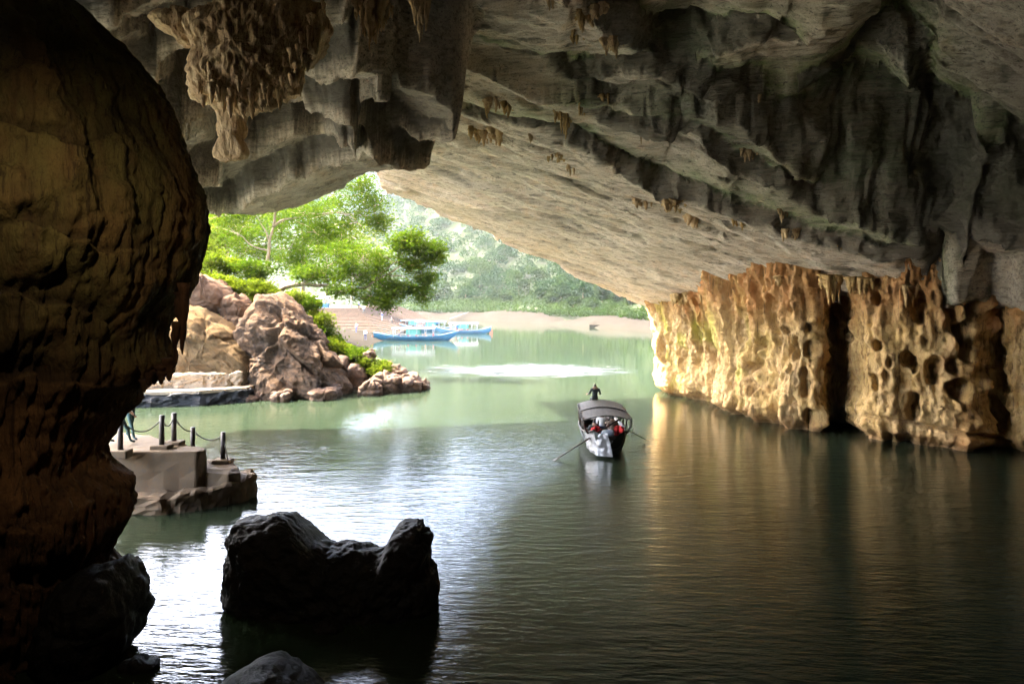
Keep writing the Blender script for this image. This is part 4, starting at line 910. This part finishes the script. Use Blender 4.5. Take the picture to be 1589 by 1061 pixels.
# ------------------------------------------------------------------ people
def skin_mesh(verts, edges, radii, root=0, levels=1):
    me = bpy.data.meshes.new('tmp'); me.from_pydata([tuple(v) for v in verts], edges, [])
    ob = bpy.data.objects.new('tmp', me); C.objects.link(ob)
    m = ob.modifiers.new('s', 'SKIN'); m.branch_smoothing = 0.5
    for i, r in enumerate(radii):
        sv = me.skin_vertices[0].data[i]; sv.radius = r if isinstance(r, tuple) else (r, r); sv.use_root = (i == root)
    sb = ob.modifiers.new('u', 'SUBSURF'); sb.levels = levels; sb.render_levels = levels
    dg = bpy.context.evaluated_depsgraph_get(); dg.update()
    res = bpy.data.meshes.new_from_object(ob.evaluated_get(dg)); bpy.data.objects.remove(ob); bpy.data.meshes.remove(me)
    return res
def person(label, loc, rz, pose, shirt, trousers, hair=True, fingers=False, group=None, scale=1.0, hat=None):
    V, E, R, K = [], [], [], []
    def add(p, r, k, par=None):
        V.append(p); R.append(r); K.append(k); i = len(V) - 1
        if par is not None: E.append((par, i))
        return i
    sit = pose.startswith('sit'); hip = 0.92 if not sit else 0.0
    lean = 0.06 if pose == 'row' else 0.0
    pel = add((0, 0, hip), 0.135, 't'); wa = add((0, 0.0, hip + 0.2), 0.125, 's', pel); ch = add((0, 0.01, hip + 0.4), 0.145, 's', wa)
    ne = add((0, 0.015, hip + 0.57), 0.062, 'h', ch); hd = add((0, 0.035, hip + 0.68), 0.098, 'h', ne); tp = add((0, 0.03, hip + 0.78), 0.085, 'h', hd)
    nose = add((0, 0.125, hip + 0.675), 0.018, 'h', hd)
    for sx in (-1, 1):
        arm = {'stand': [(0.2, 0, .5), (0.25, -.02, .25), (0.25, .08, 0.02)], 'walk': [(0.2, 0, .5), (0.25, .12 * sx, .27), (0.25, .3 * sx, 0.09)], 'sit': [(0.2, 0, .5), (0.25, .05, .25), (0.2, .26, .16)],
               'sit_row': [(0.2, 0, .5), (0.27, .03, .24), (0.27 if sx > 0 else 0.34, .24, .2)], 'point': [(0.2, 0, .5), (0.36, .05, .45) if sx < 0 else (0.25, 0, .25), (0.6, .08, .48) if sx < 0 else (0.25, .08, .02)]}[pose]
        sh = add((sx * 0.185, arm[0][1], hip + 0.485), 0.078, 's', ch); el = add((sx * arm[1][0], arm[1][1], hip + arm[1][2]), 0.046, 's', sh); wr = add((sx * arm[2][0], arm[2][1], hip + arm[2][2]), 0.032, 'k', el)
        dx = (Vector(V[wr]) - Vector(V[el])).normalized()
        pa = add(tuple(Vector(V[wr]) + dx * 0.09), (0.04, 0.026), 'k', wr)
        if fingers:
            side = dx.cross(Vector((1, 0, 0))).normalized() if abs(dx.x) < 0.9 else Vector((0, 1, 0))
            for q, ln in zip((-0.03, -0.01, 0.01, 0.03), (0.075, 0.09, 0.085, 0.065)):
                f1 = add(tuple(Vector(V[pa]) + dx * ln * 0.6 + side * q), 0.009, 'k', pa); add(tuple(Vector(V[f1]) + dx * ln * 0.45 + Vector((-sx * 0.02, 0, 0))), 0.008, 'k', f1)
            add(tuple(Vector(V[wr]) + dx * 0.07 - side * 0.06), 0.01, 'k', wr)
        if sit:
            hi = add((sx * 0.1, 0.05, hip - 0.02), 0.085, 't', pel); kn = add((sx * 0.14, 0.46, hip + 0.02), 0.06, 't', hi); an = add((sx * 0.13, 0.5, hip - 0.4), 0.042, 't', kn)
        else:
            sw_ = 0.24 * sx if pose == 'walk' else 0.02
            hi = add((sx * 0.1, 0, hip - 0.06), 0.088, 't', pel); kn = add((sx * 0.11, sw_ * 0.6 + 0.03, hip - 0.45), 0.06, 't', hi); an = add((sx * 0.11, sw_ * 1.1 - (0.06 if (pose == 'walk' and sx < 0) else 0), 0.09 + (0.06 if (pose == 'walk' and sx < 0) else 0)), 0.042, 't', kn)
        to = add((V[an][0], V[an][1] + 0.15, V[an][2] - 0.05), (0.042, 0.03), 'f', an)
    me = skin_mesh(V, E, R)
    me.name = 'person'; mats = [cloth(shirt), cloth(trousers), M_skin, M_hair, M_strap]
    for m in mats: me.materials.append(m)
    A = np.array(V); kmap = {'s': 0, 't': 1, 'k': 2, 'h': 2, 'f': 4}
    co = np.array([p.center[:] for p in me.polygons]); idx = np.argmin(np.linalg.norm(co[:, None] - A[None], axis=-1), 1)
    mi = np.array([kmap[K[i]] for i in idx])
    hd_ = np.array([K[i] == 'h' for i in idx]) & (co[:, 2] > hip + 0.62) & ((co[:, 1] < 0.04) | (co[:, 2] > hip + 0.76))
    if hair: mi[hd_] = 3
    me.polygons.foreach_set('material_index', mi.astype(np.int32)); me.polygons.foreach_set('use_smooth', np.ones(len(me.polygons), bool))
    o = link(bpy.data.objects.new('person', me)); o.location = loc; o.rotation_euler = (0, 0, rz); o.scale = (scale,) * 3
    put(o, label, 'person', group)
    return o
def stand(u, v, d, *a, **k):
    p = at(u, v, d); return person(a[0], tuple(p), *a[1:], **k)
# on the landing platform
p = at(203, 681, wd(681, 1.8)); person('person in dark trousers and brown top walking on the platform', (p.x, p.y, 1.8), -1.9, 'walk', 'brown', 'teal', fingers=True)
p = at(188, 688, wd(688, 1.8)); person('person in a bright green shirt on the platform beside the column', (p.x, p.y, 1.8), -0.9, 'walk', 'green', 'teal', fingers=True)
# on the stairs and beach
def stair_z(x, y):
    for i in range(NS):
        t = i / (NS - 1)
        a_, b_, c_ = STAIR(t)
        if x <= a_ and y >= b_: return c_
    return float(bank_z(np.array(x), np.array(y)))
PP = [(553, 'pink top with one arm out near the foot of the stairs', 'point', 'pink', 'navy', 116, 2.4), (567, 'white top and dark trousers standing on the pale beach', 'stand', 'white', 'navy', 106, 0.4), (593, 'dark blue clothes halfway down the right side of the stairs', 'stand', 'navy', 'grey', 142, 1.0), (608, 'dark brown clothes lowest on the right side of the stairs', 'walk', 'brown', 'black', 140, 2.0), (557, 'dark blue top near the top of the stairs', 'stand', 'navy', 'brown', 148, 3.0), (565, 'grey top walking down below the stair corner', 'walk', 'grey', 'black', 143, 2.8), (546, 'dark green clothes standing at the top stair corner', 'stand', 'teal', 'black', 152, 2.0), (539, 'pale grey top standing left of the stair corner', 'stand', 'grey', 'navy', 154, 2.4)]
for u, lab, pose, a, b, d, rz in PP:
    x = (u - CU) / F * d; person('person in ' + lab, (x, d, stair_z(x, d)), rz, pose, a, b, group='people on the landing stairs')
# stalls on the landing
for i, (u, d, w, m, lab) in enumerate([(498, 157, 3.4, M_paleblue, 'pale blue stall with a white roof on the landing'), (478, 160, 4.0, M_white, 'white covered stall at the left end of the landing')]):
    p = at(u, 474, d); r = empty('market_stall', (p.x, d, 4.86)); put(r, lab, 'stall')
    bm = rbox(-w / 2, w / 2, -1, 1, 0, 1.0, 0.03); bm_obj('counter', bm, m, r)
    for sx in (-1, 1):
        for sy in (-1, 1):
            V, Fc = tube([(sx * (w / 2 - .1), sy * .9, 0), (sx * (w / 2 - .1), sy * .9, 2.2)], 0.05, 6); obj('post', V, Fc, M_white, r)
    V = np.array([[-w / 2 - .3, -1.4, 2.1], [w / 2 + .3, -1.4, 2.1], [w / 2 + .3, 0, 2.6], [-w / 2 - .3, 0, 2.6], [-w / 2 - .3, 1.4, 2.1], [w / 2 + .3, 1.4, 2.1]]); V = np.concatenate([V, V - [0, 0, .06]])
    obj('roof', V, np.array([[0, 1, 2, 3], [3, 2, 5, 4], [6, 9, 8, 7], [9, 10, 11, 8], [0, 6, 7, 1], [4, 5, 11, 10], [0, 3, 9, 6], [3, 4, 10, 9], [1, 7, 8, 2], [2, 8, 11, 5]]), M_white, r, smooth=False)

# ------------------------------------------------------------------ boats
def hull(L, B, H, bow_up, stern_up, n=40, m=12, sharp_bow=1.0, stern_w=0.35, draft=0.25, thick=0.05):
    """hull along +Y (bow at +L/2); outer and inner skin"""
    t = np.linspace(0, 1, n); y = (t - 0.5) * L
    half = B / 2 * np.where(t < 0.5, stern_w + (1 - stern_w) * np.sin(np.clip(t / 0.5, 0, 1) * np.pi / 2) ** 0.8, np.cos(np.clip((t - 0.5) / 0.5, 0, 1) * np.pi / 2) ** (0.75 * sharp_bow))
    half = np.maximum(half, 0.02)
    sheer = H + bow_up * np.clip((t - 0.55) / 0.45, 0, 1) ** 2 + stern_up * np.clip((0.4 - t) / 0.4, 0, 1) ** 2
    keel = -draft + (sheer + draft) * (0.9 * np.clip((t - 0.8) / 0.2, 0, 1) ** 1.6 + 0.45 * np.clip((0.18 - t) / 0.18, 0, 1) ** 1.6)
    a = np.linspace(-1, 1, 2 * m + 1); A = np.sign(a) * np.abs(a)
    X = half[:, None] * np.sign(A) * np.abs(np.sin(np.abs(A) * np.pi / 2)) ** 0.75
    Zz = keel[:, None] + (sheer - keel)[:, None] * (1 - np.cos(np.abs(A) * np.pi / 2)) ** 1.0
    out = v3(X, y[:, None] + 0 * X, Zz); sc_ = np.maximum(1 - thick / half, 0.2)[:, None]
    inn = v3(X * sc_, y[:, None] + 0 * X, Zz + thick * (1 - np.abs(A)) [None, :])
    w = 2 * m + 1; f = grid_faces(n, w); g = grid_faces(n, w)[:, ::-1] + n * w
    rim = []
    for j in (0, w - 1):
        i = np.arange(n - 1); q = np.stack([i * w + j, (i + 1) * w + j, (i + 1) * w + j + n * w, i * w + j + n * w], -1); rim.append(q if j == 0 else q[:, ::-1])
    for i in (0, n - 1):
        j = np.arange(w - 1); q = np.stack([i * w + j, i * w + j + 1, i * w + j + 1 + n * w, i * w + j + n * w], -1); rim.append(q)
    # stern plate
    return np.concatenate([out.reshape(-1, 3), inn.reshape(-1, 3)]), np.concatenate([f, g] + rim), (t, y, half, sheer)
def arch_roof(w, L, rise, thick=0.05, n=16, y0=0, droop=0.0):
    a = np.linspace(-1, 1, n); ys_ = np.linspace(y0 - L / 2, y0 + L / 2, 10)
    A, Yy = np.meshgrid(a, ys_); z = rise * (1 - A ** 2)
    top = v3(A * w / 2, Yy, z); bot = v3(A * w / 2, Yy, z - thick); k = 10 * n
    f = grid_faces(10, n); g = grid_faces(10, n)[:, ::-1] + k; rim = []
    for j in (0, n - 1):
        i = np.arange(9); rim.append(np.stack([i * n + j, i * n + j + k, (i + 1) * n + j + k, (i + 1) * n + j], -1))
    for i in (0, 9):
        j = np.arange(n - 1); rim.append(np.stack([i * n + j, i * n + j + 1, i * n + j + 1 + k, i * n + j + k], -1))
    return np.concatenate([top.reshape(-1, 3), bot.reshape(-1, 3)]), np.concatenate([f, g] + rim)

# the covered rowing boat in the cave mouth
RB = Vector((4.25, 32.6, 0)); RZ = math.radians(-2.0)
rb = empty('rowing_boat', RB, RZ); put(rb, 'dark covered wooden rowing boat leaving the cave, seen from its stern', 'boat')
V, Fc, (t_, y_, half_, sheer_) = hull(7.4, 2.05, 0.72, 0.7, 0.42, stern_w=0.62)
obj('hull', V, Fc, M_hull, rb)
# rounded stern plate and deck
n = 13; a = np.linspace(-1, 1, n)
sx_ = half_[0] * np.sign(a) * np.abs(np.sin(np.abs(a) * np.pi / 2)) ** 0.75
k0 = V[:25]; parts = np.concatenate([k0, (k0 * [0.6, 1, 0.6] + [0, -0.16, 0.35]), [[0, -3.7 - 0.2, 0.62]]])
fcs = np.concatenate([np.stack([np.arange(24) + 1, np.arange(24), np.arange(24) + 25, np.arange(24) + 26], -1), np.array([[25 + 2 * j, 50, 25 + 2 * j + 2, 25 + 2 * j + 1] for j in range(12)])])
obj('transom', parts, fcs, M_hull, rb)
for sx in (-1, 1):
    pts = [(sx * (h + 0.02), yy, s + 0.02) for h, yy, s in zip(half_[::3], y_[::3], sheer_[::3])]
    Vv, Ff = tube(pts, 0.045, 6); obj('gunwale', Vv, Ff, M_grey_wood, rb)
bm = rbox(-0.62, 0.62, -3.6, -2.7, 0.72, 0.78, 0.01); bm_obj('stern_deck', bm, M_grey_wood, rb)
Vv, Ff = arch_roof(2.18, 2.15, 0.22, 0.05, y0=-0.15); obj('roof', Vv + [0, 0, 1.58], Ff, M_grey_wood, rb)
rf = rb.children[-1]
Vv, Ff = arch_roof(2.22, 2.0, 0.22, 0.05, y0=-2.0); Vv[:, 2] += 1.50 + 0.03 * (Vv[:, 1] + 2.0); obj('roof_panel', Vv, Ff, M_grey_wood, rf)
for yy in (-2.6, -1.6, -0.6, 0.5):
    Vv, Ff = tube([(x, yy, 1.575 + 0.22 * (1 - (x / 1.09) ** 2) - (0.13 if yy < -1.1 else 0.05) - 0.03) for x in np.linspace(-1.06, 1.06, 9)], 0.03, 6); obj('rib', Vv, Ff, M_grey_wood, rf)
for sx in (-1, 1):
    for yy in (-2.85, -1.5, -0.2, 0.8):
        h = float(np.interp(yy, y_, half_)); s = float(np.interp(yy, y_, sheer_))
        Vv, Ff = tube([(sx * h, yy, s - 0.1), (sx * 1.02, yy, 1.2), (sx * 1.03, yy, 1.58)], 0.04 if yy > -2 else 0.05, 6); obj('post', Vv, Ff, M_post, rb)
for yy in (-1.6, -0.5, 0.6, 1.7):
    bm = rbox(-0.85, 0.85, yy - 0.15, yy + 0.15, 0.42, 0.47, 0.01); bm_obj('bench', bm, M_grey_wood, rb)
# bow deck, and stay lines along the eave
bm = rbox(-0.55, 0.55, 1.3, 2.5, 0.74, 0.79, 0.01); bm_obj('bow_deck', bm, M_grey_wood, rb)
for sx in (-1, 1):
    Vv, Ff = tube([(sx * 1.07, -2.95, 1.5), (sx * 1.12, -3.0, 1.0), (sx * 1.0, -3.05, 0.75)], 0.015, 5); obj('stay', Vv, Ff, M_post, rb)
# silver sheet over the port quarter
uu_, vv_ = np.meshgrid(np.linspace(0, 1, 26), np.linspace(0, 1, 22))
yy = -3.45 + 0.0 * uu_; top = np.array([[-0.98, -2.9, 0.88], [-0.1, -4.02, 1.12]]); bot = np.array([[-0.9, -3.15, 0.3], [0.12, -4.05, 0.14]])
Pt = top[0] + uu_[..., None] * (top[1] - top[0]); Pb = bot[0] + uu_[..., None] * (bot[1] - bot[0]); Pm = Pt + vv_[..., None] * (Pb - Pt)
bul = np.sin(uu_ * np.pi) * 0.18; Pm = Pm + np.stack([-0.7 * bul, -0.7 * bul, -0.1 * np.sin(uu_ * np.pi) * vv_], -1); Pm += 0.05 * fbm(Pm * 4, 3)[..., None] * np.array([0.7, 0.7, 0.2])
tv = Pm.reshape(-1, 3); tv = np.concatenate([tv, tv + [0.008, 0.008, 0]]); ff = grid_faces(22, 26)
put(obj('tarpaulin', np.array([tuple(Matrix.Rotation(RZ, 3, 'Z') @ Vector(q) + RB) for q in tv]), np.concatenate([ff, ff[:, ::-1] + 22 * 26]), M_tarp), 'silver crumpled sheet draped over the left stern of the rowing boat', 'tarpaulin')
RM = Matrix.Translation(RB) @ Matrix.Rotation(RZ, 4, 'Z')
def life_jacket(loc, rz, lab, tilt=0.3):
    r = empty('life_jacket', RM @ Vector(loc), rz); r.rotation_euler = (tilt, 0, rz); put(r, lab, 'life jacket', 'red life jackets in the rowing boat'); r.scale = (0.85, 0.85, 0.8)
    bm = rbox(-0.26, 0.26, -0.05, 0.07, 0, 0.5, 0.05, 3); bm_obj('back_panel', bm, M_red, r, True)
    for sx in (-1, 1):
        bm = rbox(sx * 0.15 - 0.11, sx * 0.15 + 0.11, -0.2, -0.07, 0, 0.46, 0.05, 3); bm_obj('front_panel', bm, M_red, r, True)
    Vv, Ff = tube([(0.14 * math.cos(a), -0.06 + 0.1 * math.sin(a), 0.5) for a in np.linspace(-0.6, math.pi + 0.6, 12)], 0.055, 8); obj('collar', Vv, Ff, M_red, r)
    Vv, Ff = tube([(0.275 * math.cos(a), -0.065 + 0.15 * math.sin(a), 0.2) for a in np.linspace(0, 2 * math.pi, 18)], 0.014, 5); obj('strap', Vv, Ff, M_strap, r)
life_jacket((-0.55, -2.75, 0.76), 0.5, 'red life jacket on the left of the stern deck'); life_jacket((0.55, -2.7, 0.76), -0.4, 'red life jacket standing on the right of the stern deck', 0.1)
b_ = bm_obj('cloth_bundle', rbox(-0.25, 0.3, -0.18, 0.18, 0, 0.28, 0.1, 3), M_bundle, None, True); b_.location = RM @ Vector((-0.02, -2.95, 0.78)); put(b_, 'pale blue folded bundle between the red life jackets', 'bundle')
q = RM @ Vector((-0.45, -1.6, 0.5)); person('person in dark clothes sitting under the left of the boat roof', q, RZ, 'sit', 'black', 'black')
q = RM @ Vector((0.1, 0.6, 0.5)); person('person in a pale shirt sitting far forward under the boat roof', q, RZ, 'sit', 'white', 'navy')
q = RM @ Vector((0.5, -0.5, 0.5)); person('person in brown top sitting under the right of the boat roof', q, RZ, 'sit', 'brown', 'black')
q = RM @ Vector((-0.22, 0.75, 1.86)); person('person in black clothes sitting high on the front of the boat roof, back turned', q, RZ + 0.05, 'sit_row', 'black', 'black', fingers=True)
def oar(a, b, lab, thin=1.0):
    a, b = Vector(a), Vector(b); r = empty('oar', a); put(r, lab, 'oar', 'oars of the rowing boat'); dv = b - a
    Vv, Ff = tube([(0, 0, 0), dv * 0.5, dv * 0.86], [0.035 * thin, 0.035 * thin, 0.03 * thin], 8); obj('shaft', Vv, Ff, M_post, r)
    L = dv.length; n = dv.normalized(); s = n.cross(Vector((0, 0, 1))).normalized(); c = s.cross(n)
    pts = []
    for k, w in ((0.82, .03 * thin), (0.87, .08 * thin), (0.95, .1 * thin), (1.0, .07 * thin)):
        for sg in (-1, 1):
            for th_ in (-1, 1): pts.append(dv * k + s * w * sg + c * 0.012 * th_)
    Ff = []
    for k in range(3):
        o = k * 4; Ff += [[o, o + 4, o + 6, o + 2], [o + 1, o + 3, o + 7, o + 5], [o, o + 1, o + 5, o + 4], [o + 2, o + 6, o + 7, o + 3]]
    Ff += [[0, 2, 3, 1], [12, 13, 15, 14]]
    obj('blade', np.array([tuple(p) for p in pts]), np.array(Ff), M_post, r, smooth=False)
oar(at(968, 646, 30.2), at(846, 719, wd(716, 0)) - Vector((0, 0, 0.1)), 'long oar crossing the stern and dipping into the water on the left')
oar(at(975, 668, 31.0), at(1001, 678, 32.2) - Vector((0, 0, 0.1)), 'shorter oar reaching into the water on the right of the boat', 0.5)

# blue river boats at the beach
def blue_boat(u0, u1, v, lab, mat, heading=1, roofm=M_white, npass=4, seed=0, hide=False):
    D = wd(v, 0.0); xc = (at(u0, v, D).x + at(u1, v, D).x) / 2; L = (u1 - u0) * D / F
    r = empty('river_boat', (xc, D, 0), -math.pi / 2 * heading); put(r, lab, 'boat', 'blue river boats at the landing')
    V, Fc, (t, y, hf, sh) = hull(L, 2.1, 0.62, 0.95, 0.75, stern_w=0.3, n=44); obj('hull', V, Fc, mat, r)
    for sx in (-1, 1):
        Vv, Ff = tube([(sx * (h + 0.02), yy, s + 0.02) for h, yy, s in zip(hf[::3], y[::3], sh[::3])], 0.05, 5); obj('gunwale', Vv, Ff, M_paleblue if mat == M_blue else M_white, r)
    RL = L * 0.5
    Vv, Ff = arch_roof(2.2, RL, 0.18, 0.09, y0=-L * 0.03); obj('roof', Vv + [0, 0, 1.95], Ff, roofm, r)
    for sx in (-1, 1):
        for q in np.linspace(-0.46, 0.46, 6):
            yy = q * RL - L * 0.03; Vv, Ff = tube([(sx * 0.98, yy, 0.55), (sx * 1.0, yy, 1.97)], 0.05, 6); obj('post', Vv, Ff, M_white, r)
        Vv, Ff = box(sx * 0.97 - 0.03, sx * 0.97 + 0.03, -L * 0.03 - RL * 0.16, -L * 0.03 + RL * 0.16, 0.95, 1.9); obj('side_panel', Vv, Ff, M_green, r, smooth=False)
        Vv, Ff = tube([(sx * 0.99, -L * 0.03 - RL * .46, 1.0), (sx * 0.99, -L * 0.03 + RL * .46, 1.0)], 0.03, 5); obj('rail', Vv, Ff, M_white, r)
    bm = rbox(-0.9, 0.9, -L * 0.34, L * 0.3, 0.3, 0.36, 0.01); bm_obj('deck', bm, M_grey_wood, r)
    Vv, Ff = tube([(0, L * 0.47, 1.45), (0, L * 0.515, 1.72)], [0.09, 0.05], 6); obj('prow', Vv, Ff, M_rust, r)
    Vv, Ff = box(-0.03, 0.03, -L * 0.53, -L * 0.47, -0.2, 0.75); obj('rudder', Vv, Ff, M_rust, r, smooth=False)
    rr = np.random.default_rng(seed); Mx = Matrix.Translation(r.location) @ Matrix.Rotation(r.rotation_euler.z, 4, 'Z')
    where = ['nearest the bow', 'second from the bow', 'amidships', 'third from the stern', 'nearest the stern']
    for k in range(npass):
        q = Mx @ Vector((0.3 * (-1) ** k, L * (0.2 - 0.1 * k), 0.62)); cc = ['red', 'orange', 'red', 'red', 'navy'][k]
        person('person in a %s top sitting %s of the %s' % (cc, where[k], lab.split(' ', 1)[0] + ' ' + lab.split(' ', 1)[1].split(' at ')[0]), q, r.rotation_euler.z, 'sit', cc, 'navy', group='passengers in the blue boats')
    return r
blue_boat(580, 712, 528, 'nearest bright blue boat at the beach', M_blue, 1, npass=5, seed=1)
blue_boat(672, 762, 517.5, 'paler blue boat at the right of the moored boats', M_paleblue, -1, npass=4, seed=2)
blue_boat(620, 712, 513.5, 'rear blue boat at the stair foot behind the others', M_paleblue, -1, M_blue, npass=2, seed=3)
blue_boat(606, 680, 510.5, 'farthest boat at the stairs with a blue roof', M_blue, 1, M_paleblue, npass=0, seed=4)
# plank and ramp on the far shore
p = at(713, 494, float(far_d(713)) + 1); bm = rbox(-3.5, 3.5, -0.5, 0.5, -0.1, 0.1, 0.03); o = bm_obj('gangplank', bm, M_grey_wood); o.location = (p.x, p.y, 1.4); o.rotation_euler = (0, -0.35, 0.2); put(o, 'brown gangplank slanting on the far sand', 'plank')
D0 = float(far_d(930)); a = at(925, 0, D0 + 2); b = at(985, 0, D0 + 40); dv = Vector((b.x - a.x, b.y - a.y, 0)); nn_ = Vector((-dv.y, dv.x, 0)).normalized() * 1.7
poly = [(a - nn_), (b - nn_), (b + nn_), (a + nn_)]
prism([(q.x, q.y) for q in poly], -0.5, [0.7, 7.6, 7.6, 0.7], M_sand, 'boat_ramp', None, 0.05); put(bpy.data.objects['boat_ramp'], 'pale straight ramp rising from the far shore', 'ramp')

# ------------------------------------------------------------------ cave lamp at the top of the left column
lp = at(-48, 14, 7.2); lr = empty('cave_lamp', lp); put(lr, 'warm glowing lamp at the top left corner beside the column', 'lamp')
t = NT('lamp_glass'); t.base((0.9, 0.8, 0.5)); t.p.inputs['Emission Color'].default_value = (1.0, 0.78, 0.36, 1); t.p.inputs['Emission Strength'].default_value = 0.02
Vv, Ff = tube([(0, 0, 0.0), (0.05, 0.16, 0.0)], [0.12, 0.14], 14); obj('glass', Vv, Ff, t.m, lr)
Vv, Ff = tube([(-0.06, -0.2, 0), (-0.005, -0.02, 0), (0, 0.0, 0)], [0.10, 0.155, 0.155], 14); obj('housing', Vv, Ff, M_post, lr)
Vv, Ff = tube([(-0.1, -0.1, 0), (-0.4, 0.3, 0.4), (-1.2, 1.6, 0.8)], 0.03, 6); obj('bracket', Vv, Ff, M_post, lr)
ld = bpy.data.lights.new('lamp_light', 'SPOT'); ld.energy = 12; ld.color = (1.0, 0.74, 0.46); ld.spot_size = math.radians(130); ld.spot_blend = 0.8; ld.shadow_soft_size = 0.15
lo = bpy.data.objects.new('lamp_light', ld); C.objects.link(lo); lo.parent = lr; lo.location = (0.1, 0.25, -0.05); lo.rotation_euler = Vector((0.55, -0.75, 1.0)).to_track_quat('Z', 'Y').to_euler()

# ------------------------------------------------------------------ haze
hz = NT('haze_air'); hz.n.remove(hz.p); vol = hz.n.new('ShaderNodeVolumePrincipled'); vol.inputs['Color'].default_value = (0.86, 0.93, 0.96, 1); vol.inputs['Density'].default_value = 0.00007
vol.inputs['Anisotropy'].default_value = 0.2
hz.l.new(vol.outputs[0], hz.out.inputs['Volume'])
Vv, Ff = box(-420, 420, -45, 720, -4, 230); put(obj('haze', Vv, Ff, hz.m, smooth=False), 'thin pale haze in the air over the river', 'haze', kind='stuff')
